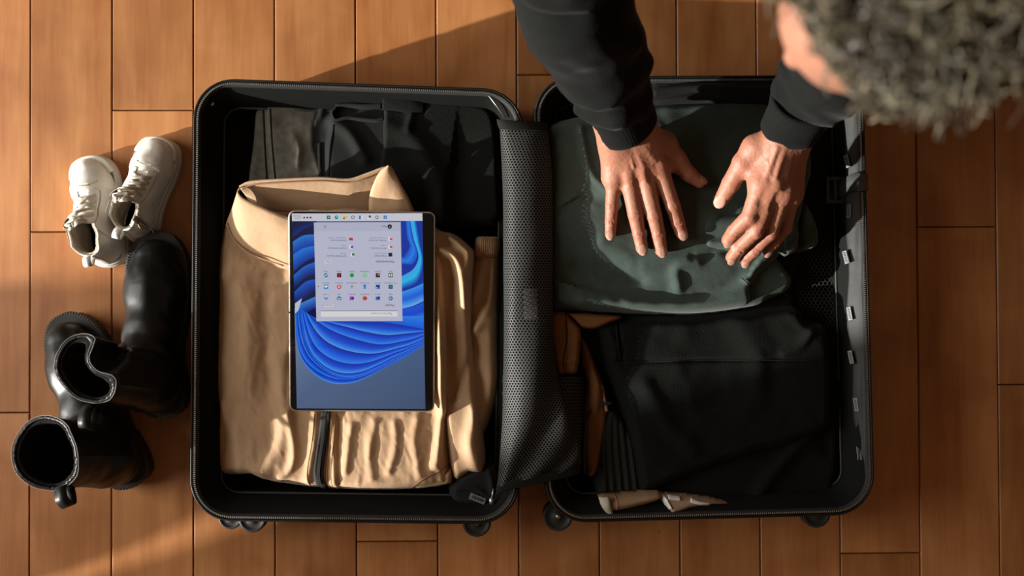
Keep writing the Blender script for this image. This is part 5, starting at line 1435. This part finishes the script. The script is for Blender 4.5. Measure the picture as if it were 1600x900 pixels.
def boot(name, label, heel_px, toe_px, lean, open_a, open_b, pinch, left, group, yaw_open=0.0, sag=0.0):
    H_, T_ = P(*heel_px, .01), P(*toe_px, .01)
    d = (T_ - H_); L0 = d.length; ang = math.atan2(d.y, d.x) - math.pi / 2; k = L0 / .288
    root = tag(empty(name, (H_.x, H_.y, 0), ang), label, 'boot', group)
    so = cr([(0, .000), (.028, .010), (.035, .040), (.031, .085), (.034, .130), (.047, .180), (.050, .215), (.043, .255), (.022, .283), (0, .288), (-.024, .280), (-.041, .250), (-.046, .210), (-.043, .170), (-.033, .120), (-.031, .080), (-.035, .040), (-.028, .010)], 4, True)
    so = [(x * k, y * k) for x, y in mirror([(p[0], p[1]) for p in so], left)]
    c_, s_ = math.cos(-ang), math.sin(-ang); lx, ly = lean[0] * c_ - lean[1] * s_, lean[0] * s_ + lean[1] * c_
    HT = .190
    lo, hi = np.array((-.12, -.06, -.004)), np.array((.12, .30, .235)); lo[0] = min(-.06, lx - .07); hi[0] = max(.06, lx + .07)
    def upper(F, g=0.0):
        F.cone((0, .245 * k, .046), (0, .200 * k, .052), .030 + g, .040 + g, .0)
        F.cone((0, .200 * k, .050), (0, .130 * k, .074), .040 + g, .034 + g, .02)
        F.cone((0, .130 * k, .074), (0, .075 * k, .098), .034 + g, .038 + g, .02)
        F.cone((0, .045 * k, .048), (0, .055 * k, .095), .034 + g, .036 + g, .02)
        F.cone((0, .205 * k, .036), (0, .050 * k, .036), .036 + g, .030 + g, .02)
        F.cone((0, .060 * k, .095), (lx * .6, .060 * k + ly * .6, .150), .039 + g, .040 + g, .02)
        top = np.array((lx, .060 * k + ly, HT + .012))
        F.cone((lx * .6, .060 * k + ly * .6, .150), top, .040 + g, .041 + g, .015)
        # mouth stretched along the foot
        for t in (-1, 1):
            a = yaw_open; ex = np.array((math.sin(a), math.cos(a), 0)) * (open_b - .038) * t
            F.cone((lx * .35, .060 * k + ly * .35, .125), top + ex, .034 + g, max(.020, open_a * .98) + g, .02)
    F = Field(lo, hi, .0020); upper(F)
    X, Y, Z = F.all(); m = np.abs(F.D) < .02
    x, y, z = X[m], Y[m], Z[m]
    F.D[m] += .0026 * np.sin((z * 1.0 - y * .55 + .01 * vnoise(x * 25, y * 25, z * 25, 4)) * 230) * np.exp(-((y - .115 * k) / .035) ** 2 - ((z - .092) / .035) ** 2) + .0012 * vnoise(x * 60, y * 60, z * 60, 12)
    if pinch:
        q0 = np.array((lx + pinch * (open_a + .006), .060 * k + ly + .012, HT))
        F.cone(q0 + (0, 0, -.055), q0 + (0, 0, .03), .010, .024, .02, op='s')
    outer = F.D.copy()
    topz = HT + .010 * np.sin((Y - .06 * k - ly) * 34 + (1 if left else 2)) + sag * (X - lx)
    rimcut = (Z - topz)
    # hollow inside the shaft and foot
    cav = np.maximum(outer + .0048, .070 - Z)
    leather = np.maximum(np.maximum(outer, rimcut), -cav)
    leather = np.maximum(leather, -(Z - .022))
    F.D = leather.astype(np.float32); V, Fc = F.mesh(); mk('upper', V, Fc, M['leather'], root, local=True)
    FT = F
    # pale raw edge round the mouth
    F2 = Field(lo, hi, .0020); F2.D = outer
    tz = lambda x, y: HT + .010 * math.sin((y - .06 * k - ly) * 34 + (1 if left else 2)) + sag * (x - lx)
    rg = F2.ring(lx - (.012 if pinch else 0), .060 * k + ly - (.012 if pinch else 0), tz, 110)
    m_ = MB(); m_.tube(rg + [rg[0]], .0007, 6, cap=False); m_.build('mouth_edge', M['edge'], root, local=True)
    # lining
    F2.D = np.maximum(np.maximum(outer + .0034, -(outer + .0088)), rimcut + .003).astype(np.float32); F2.D = np.maximum(F2.D, .066 - Z).astype(np.float32)
    V, Fc = F2.mesh(); mk('inner_lining', V, Fc, M['inboot'], root, local=True)
    # elastic gussets both sides
    for sg in (-1, 1):
        yy = Y - (.062 * k + ly * np.clip((Z - .09) / .1, 0, 1)); wv = .020 + .008 * np.clip((Z - .085) / .1, 0, 1)
        reg = np.maximum(np.abs(yy) - wv, np.maximum(.088 + 6 * yy * yy - Z, Z - topz + .006)); reg = np.maximum(reg, -(sg * (X - lx * np.clip((Z - .09) / .1, 0, 1)) - .008))
        rib = .00045 * np.sin(Y * 2600)
        F2.D = np.maximum(np.maximum(outer - .0010 - rib, -(outer + .004)), reg).astype(np.float32)
        V, Fc = F2.mesh()
        if len(V): mk('elastic_gusset', V, Fc, M['elastic'], root, local=True)
    # sole, welt, stitches
    F3 = Field((-.062, -.014, -.003), (.062, .302, .036), .0026)
    X3, Y3, Z3 = F3.all()
    base = prism(F3, so, .0, .030, .004); arch = np.maximum(np.abs(Y3 - .098 * k) - .022, Z3 - .008)
    F3.D = np.maximum(base, -arch).astype(np.float32); F3.D += (.0010 * np.sin(Y3 * 900) * (Z3 < .014)).astype(np.float32)
    V, Fc = F3.mesh(); mk('sole', V, Fc, M['welt'], root, local=True)
    F3 = Field((-.064, -.014, .020), (.064, .302, .044), .0020)
    F3.D = prism(F3, so, .0285, .0345, .002, grow=.0020); V, Fc = F3.mesh(); w_ = mk('welt', V, Fc, M['welt'], root, local=True)
    m_ = MB(); pts = [Vector((x, y, .0348)) for x, y in so] ; pts.append(pts[0]); acc = 0
    for a, b in zip(pts, pts[1:]):
        l = (b - a).length; dd = (b - a).normalized(); nn = Vector((-dd.y, dd.x, 0)); t = acc
        while t < l:
            p = a + dd * t; m_.box(p, (.0012, .0042, .0008), Matrix((dd, nn, Vector((0, 0, 1)))).transposed()); t += .0042
        acc = t - l
    tag(m_.build('welt_stitching', M['stitch'], w_, local=True, smooth=False), kind='stuff')
    # pull tab loop at the back of the mouth
    bk = Vector((lx, .060 * k + ly - open_b - .004, HT)); m_ = MB()
    pt = [bk + Vector(q) for q in ((0, .008, -.020), (0, .004, -.002), (0, -.004, .008), (0, -.014, .012), (0, -.024, .006), (0, -.026, -.004), (0, -.018, -.012), (0, -.006, -.018), (0, .002, -.026))]
    pt = cr([tuple(p) for p in pt], 4); L = []
    for i, p in enumerate(pt):
        p = Vector(p); tt = (Vector(pt[min(i + 1, len(pt) - 1)]) - Vector(pt[max(i - 1, 0)])).normalized(); nn = tt.cross(Vector((1, 0, 0)))
        L.append([p + Vector((.0085, 0, 0)) + nn * .0012, p + Vector((-.0085, 0, 0)) + nn * .0012, p + Vector((-.0085, 0, 0)) - nn * .0012, p + Vector((.0085, 0, 0)) - nn * .0012])
    m_.loft(L, True, True); m_.build('pull_tab', M['leather'], root, local=True)
    # back strip seam
    return root
gB = 'black ankle boots beside the suitcase'
boot('ankle_boot', 'black leather ankle boot lying nearer the suitcase, toe touching the white sneaker, mouth pinched narrow', (262, 650), (252, 363), (-.052, .028), .024, .056, 1, True, gB, yaw_open=.0, sag=.10)
boot('ankle_boot', 'black leather ankle boot at the lower left, overlapped by the other boot, mouth wide open', (216, 756), (104, 493), (-.040, .022), .040, .050, 0, False, gB, sag=.12)

def sneaker(name, label, heel_px, toe_px, lean, left, flap, group):
    H_, T_ = P(*heel_px, .01), P(*toe_px, .01)
    d = (T_ - H_); k = d.length / .165; ang = math.atan2(d.y, d.x) - math.pi / 2
    root = tag(empty(name, (H_.x, H_.y, 0), ang), label, 'sneaker', group)
    so = cr([(0, .000), (.020, .006), (.027, .026), (.026, .055), (.027, .085), (.034, .115), (.033, .140), (.022, .159), (0, .165), (-.022, .158), (-.031, .138), (-.032, .112), (-.027, .082), (-.025, .055), (-.027, .026), (-.020, .006)], 4, True)
    so = [(x * k, y * k) for x, y in mirror([(p[0], p[1]) for p in so], left)]
    c_, s_ = math.cos(-ang), math.sin(-ang); lx, ly = lean[0] * c_ - lean[1] * s_, lean[0] * s_ + lean[1] * c_
    lo, hi = (-.052 * k + min(0, lx), -.016, -.003), (.052 * k + max(0, lx), .180 * k, .098); h = .0013
    F = Field(lo, hi, h)
    F.cone((0, .138 * k, .024), (0, .115 * k, .028), .0240, .0280, 0)
    F.cone((0, .115 * k, .028), (0, .078 * k, .046), .0275, .0235, .014)
    F.cone((0, .078 * k, .044), (lx * .5, .058 * k, .060), .0225, .023, .014)
    F.cone((0, .030 * k, .024), (0, .034 * k, .050), .0265, .0240, .010)
    F.cone((0, .115 * k, .022), (0, .030 * k, .022), .0260, .0240, .012)
    for t in (-1, 1):
        F.cone((lx * .3, .038 * k + t * .004, .045), (lx, .040 * k + ly + t * .010, .088), .0235, .0205, .010)
    X, Y, Z = F.all(); m = np.abs(F.D) < .01
    F.D[m] += .0007 * vnoise(X[m] * 90, Y[m] * 90, Z[m] * 90, 3 if left else 13)
    outer = F.D.copy()
    topz = .080 - .010 * np.clip((Y - .045 * k) / .03, -1, 1) ** 2 * .6 + .0015 * np.sin(Y * 260) + (.004 if left else .002) * np.sin(X * 120)
    cav = np.maximum(outer + .0034, np.maximum(.020 - Z, Y - .100 * k))
    # throat opening where the tongue lies
    thr = np.maximum(np.abs(X - lx * np.clip((Z - .045) / .04, 0, 1)) - (.0085 + .05 * np.clip(.095 * k - Y, 0, .05)), np.maximum(-(Y - .052 * k), Y - .106 * k)); thr = np.maximum(thr, -(Z - .030))
    up = np.maximum(np.maximum(outer, Z - topz), -cav); up = np.maximum(up, -thr); up = np.maximum(up, -(Z - .012))
    if flap:   # the unzipped side of the ankle
        sg = flap; sl_ = np.maximum(np.abs(Y - .034 * k + (.08 - Z) * .25) - .0035 * np.clip((Z - .030) / .03, 0, 1) - .0006, -(sg * (X - lx) - .006)); sl_ = np.maximum(sl_, -(Z - .040)); up = np.maximum(up, -sl_)
    F.D = up.astype(np.float32); V, Fc = F.mesh(); mk('upper', V, Fc, M['sneak'], root, local=True)
    G = Field(lo, hi, h); G.D = outer
    F2 = Field(lo, hi, h)
    F2.D = np.maximum(np.maximum(outer + .0026, -(outer + .0062)), Z - topz + .0015).astype(np.float32); F2.D = np.maximum(np.maximum(F2.D, -thr), np.maximum(.016 - Z, Y - .095 * k)).astype(np.float32)
    V, Fc = F2.mesh(); mk('inner_lining', V, Fc, M['insneak'], root, local=True)
    F2.D = np.maximum(prism(F2, so, .012, .020, .001, grow=-.004), 0 * Z - 1).astype(np.float32); V, Fc = F2.mesh(); mk('insole', V, Fc, M['insneak'], root, local=True)
    # tongue
    tg = np.maximum(np.abs(X - lx * np.clip((Z - .045) / .04, 0, 1)) - .0150, np.maximum(-(Y - .050 * k), Y - .112 * k)); tg = np.maximum(tg, -(Z - .026))
    F2.D = np.maximum(np.maximum(outer + .0006, -(outer + .0040)), tg).astype(np.float32); F2.D = np.maximum(F2.D, Z - topz - .006).astype(np.float32)
    V, Fc = F2.mesh(); mk('tongue', V, Fc, M['sneak'], root, local=True)
    # toe cap, eyestays, heel strip: thin leather pieces proud of the upper
    def over(nm, reg, t=.0011, mm='sneak'):
        F2.D = np.maximum(np.maximum(outer - t, -(outer + .0028)), reg).astype(np.float32); V, Fc = F2.mesh()
        if len(V): return mk(nm, V, Fc, M[mm], root, local=True)
    over('toe_cap', np.maximum(.118 * k - Y - 14 * X * X, .014 - Z), .0009)
    for sg in (-1, 1):
        cx = sg * (X - lx * np.clip((Z - .045) / .04, 0, 1))
        reg = np.maximum(np.maximum(.0075 - cx, cx - .021 - .0), np.maximum(.056 * k - Y, Y - .110 * k)); reg = np.maximum(reg, .026 - Z)
        over('eyestay', reg, .0012)
    reg = np.maximum(np.abs(X - lx * np.clip((Z - .02) / .06, 0, 1)) - .0050, Y - .030); over('heel_strip', np.maximum(np.maximum(reg, Z - topz + .001), .016 - Z), .0014)
    # stitched lines of the toe cap and eyestays
    def line(nm, pts, r=.00055, mm='stitchtan'):
        m_ = MB(); m_.tube([(x, y, G.height(x, y) + .0010) for x, y in pts], r, 5); m_.build(nm, M[mm], root, local=True)
    line('toe_seam', [(x / 1000, .1165 * k + 14 * (x / 1000) ** 2) for x in range(-19, 20, 2)])
    for sg in (-1, 1):
        line('stay_seam', [(sg * (.0195) + lx * max(0, (.09 * k - y_) / .05), y_) for y_ in np.linspace(.058 * k, .106 * k, 14)] + [(sg * q_, .110 * k) for q_ in (.016, .011)])
        line('side_seam', [(sg * (.0185 + .004 * t_) + lx * (1 - t_) * .6, .052 * k - .020 * k * t_) for t_ in np.linspace(0, 1, 8)])
    # sole and its rubber band
    F3 = Field((-.045 * k, -.012, -.003), (.045 * k, .175 * k, .034), .0013)
    F3.D = prism(F3, so, 0, .016, .003, grow=.0026); X3, Y3, Z3 = F3.all(); F3.D += (.0006 * np.sin(Z3 * 900)).astype(np.float32)
    V, Fc = F3.mesh(); mk('sole', V, Fc, M['sneaksole'], root, local=True)
    F3.D = np.maximum(prism(F3, so, .012, .0235, .0015, grow=.0016), -prism(F3, so, .010, .030, .001, grow=-.0030)).astype(np.float32)
    V, Fc = F3.mesh(); mk('foxing_band', V, Fc, M['sneaksole'], root, local=True)
    # toe bumper taller
    F3.D = np.maximum(np.maximum(prism(F3, so, .012, .030, .002, grow=.0010), -prism(F3, so, .010, .034, .001, grow=-.0080)), .135 * k - Y3).astype(np.float32)
    V, Fc = F3.mesh(); mk('toe_bumper', V, Fc, M['sneaksole'], root, local=True)
    # eyelets and laces
    ys = [.100 * k, .090 * k, .080 * k, .070 * k, .060 * k]; E_ = []
    def hz(x, y): return G.height(x, y)
    for i, y in enumerate(ys):
        row = []
        for sg in (-1, 1):
            x = sg * (.0135 + .0004 * i) + lx * max(0, (i - 1) / 5); z = hz(x, y); row.append(Vector((x, y, z)))
            m_ = MB(); m_.lathe(Vector((x, y, z + .0008)), (sg * .55, 0, 1), [(.0022, -.001), (.0022, .0007), (.0012, .0008)], 12); e = m_.build('eyelet', M['sneak'], root, local=True)
            m_ = MB(); m_.lathe(Vector((x, y, z + .0016)), (sg * .55, 0, 1), [(.0011, -.001), (.0011, .0003)], 8); m_.build('hole', M['hole'], e, local=True)
        E_.append(row)
    for i in range(5):
        for sg in (0, 1):
            a = E_[i][sg]; b = E_[min(i + 1, 4)][1 - sg]; 
            if i == 4: b = Vector((lx, ys[4] - .006, hz(lx, ys[4] - .006) + .006))
            mid = (a + b) / 2; mid.z = max(hz(mid.x, mid.y), max(a.z, b.z)) + .0042 + .0012 * sg
            q1 = a.lerp(mid, .5); q1.z = max(q1.z, hz(q1.x, q1.y)) + .0036; q2 = b.lerp(mid, .5); q2.z = max(q2.z, hz(q2.x, q2.y)) + .0032
            pts = cr([tuple(a + Vector((0, 0, .0008))), tuple(q1), tuple(mid), tuple(q2), tuple(b + Vector((0, 0, .0012)))], 5)
            m_ = MB(); m_.tube(pts, .0027, 8, .38, up=(0, .2, 1)); m_.build('lace', M['lace'], root, local=True)
    # bow knot
    kx, ky = lx, ys[4] - .005; kz = hz(kx, ky) + .0075
    m_ = MB(); m_.tube([(kx - .003, ky, kz), (kx, ky + .001, kz + .0015), (kx + .003, ky, kz)], [.0030, .0042, .0030], 10, .8)
    for sx, sy in ((-1, .3), (-.6, -.8), (.8, .7)):
        pts = cr([(kx, ky, kz), (kx + sx * .006, ky + sy * .005, kz + .003), (kx + sx * .011, ky + sy * .006 + .002, kz + .0005), (kx + sx * .007, ky + sy * .001 + .003, kz - .001), (kx, ky + .001, kz)], 5)
        m_.tube(pts, .0023, 8, .4)
    m_.build('lace_knot', M['lace'], root, local=True)
    # heel pull tab
    b = Vector((lx, .012, .074)); m_ = MB(); L = []
    for p in cr([(0, .004, -.012), (0, .001, .003), (0, -.004, .009), (0, -.012, .010), (0, -.015, .004), (0, -.011, -.003), (0, -.003, -.010)], 4):
        p = Vector(p) + b; L.append([p + Vector((.006, 0, .0008)), p + Vector((-.006, 0, .0008)), p + Vector((-.006, .0008, -.0008)), p + Vector((.006, .0008, -.0008))])
    m_.loft(L, True, True); m_.build('pull_tab', M['white'], root, local=True)
    if flap:
        # zip on the ankle: tape edges, teeth, slider
        sg = flap; zp_ = []
        for i in range(14):
            z = .074 - i * .0030; y = .034 * k - (.08 - z) * .25; col = G.D[:, int(round((y - G.lo[1]) / h)), int(round((z - G.lo[2]) / h))]
            w_ = np.where(col < 0)[0]; xx = G.ax[0][w_[-1] if sg > 0 else w_[0]] if len(w_) else sg * .02; zp_.append(Vector((xx + sg * .0012, y, z)))
        for o_ in (-.0034, .0034):
            m_ = MB(); m_.tube([p + Vector((0, o_ * max(.25, 1 - i / 13), 0)) for i, p in enumerate(zp_)], .0014, 6); m_.build('zip_tape', M['lace'], root, local=True)
        m_ = MB(); q = zp_[-2]; m_.box(q + Vector((sg * .0012, 0, 0)), (.0026, .006, .008)); m_.tube([q + Vector((sg * .003, 0, 0)), q + Vector((sg * .005, -.004, -.004)), q + Vector((sg * .004, -.008, -.006))], .0012, 6)
        m_.build('zip_slider', M['steel'], root, local=True)
        # opened ankle leather folding outwards
        a = [tuple(zp_[0] + Vector((0, -.005, .004))), tuple(zp_[3] + Vector((sg * .002, -.004, 0))), tuple(zp_[7] + Vector((sg * .001, -.003, 0)))]
        b2_ = [tuple(zp_[0] + Vector((sg * .006, -.012, .002))), tuple(zp_[3] + Vector((sg * .009, -.007, .003))), tuple(zp_[7] + Vector((sg * .004, -.004, .001)))]
        patch('ankle_flap', a, b2_, M['insneak'], root, nu=6, thick=.0015, bulge=.002, wr=(.002, 180, 180, 3), local=True)
    return root
gS = 'white high-top sneakers beside the suitcase'
sneaker('sneaker', 'small white leather lace-up sneaker closest to the suitcase, side zip open', (213, 376), (257, 218), (-.004, .004), True, 1, gS)
sneaker('sneaker', 'small white leather lace-up sneaker further from the suitcase, leaning under the other, frayed tongue', (176, 414), (142, 247), (-.010, .000), False, 0, gS)
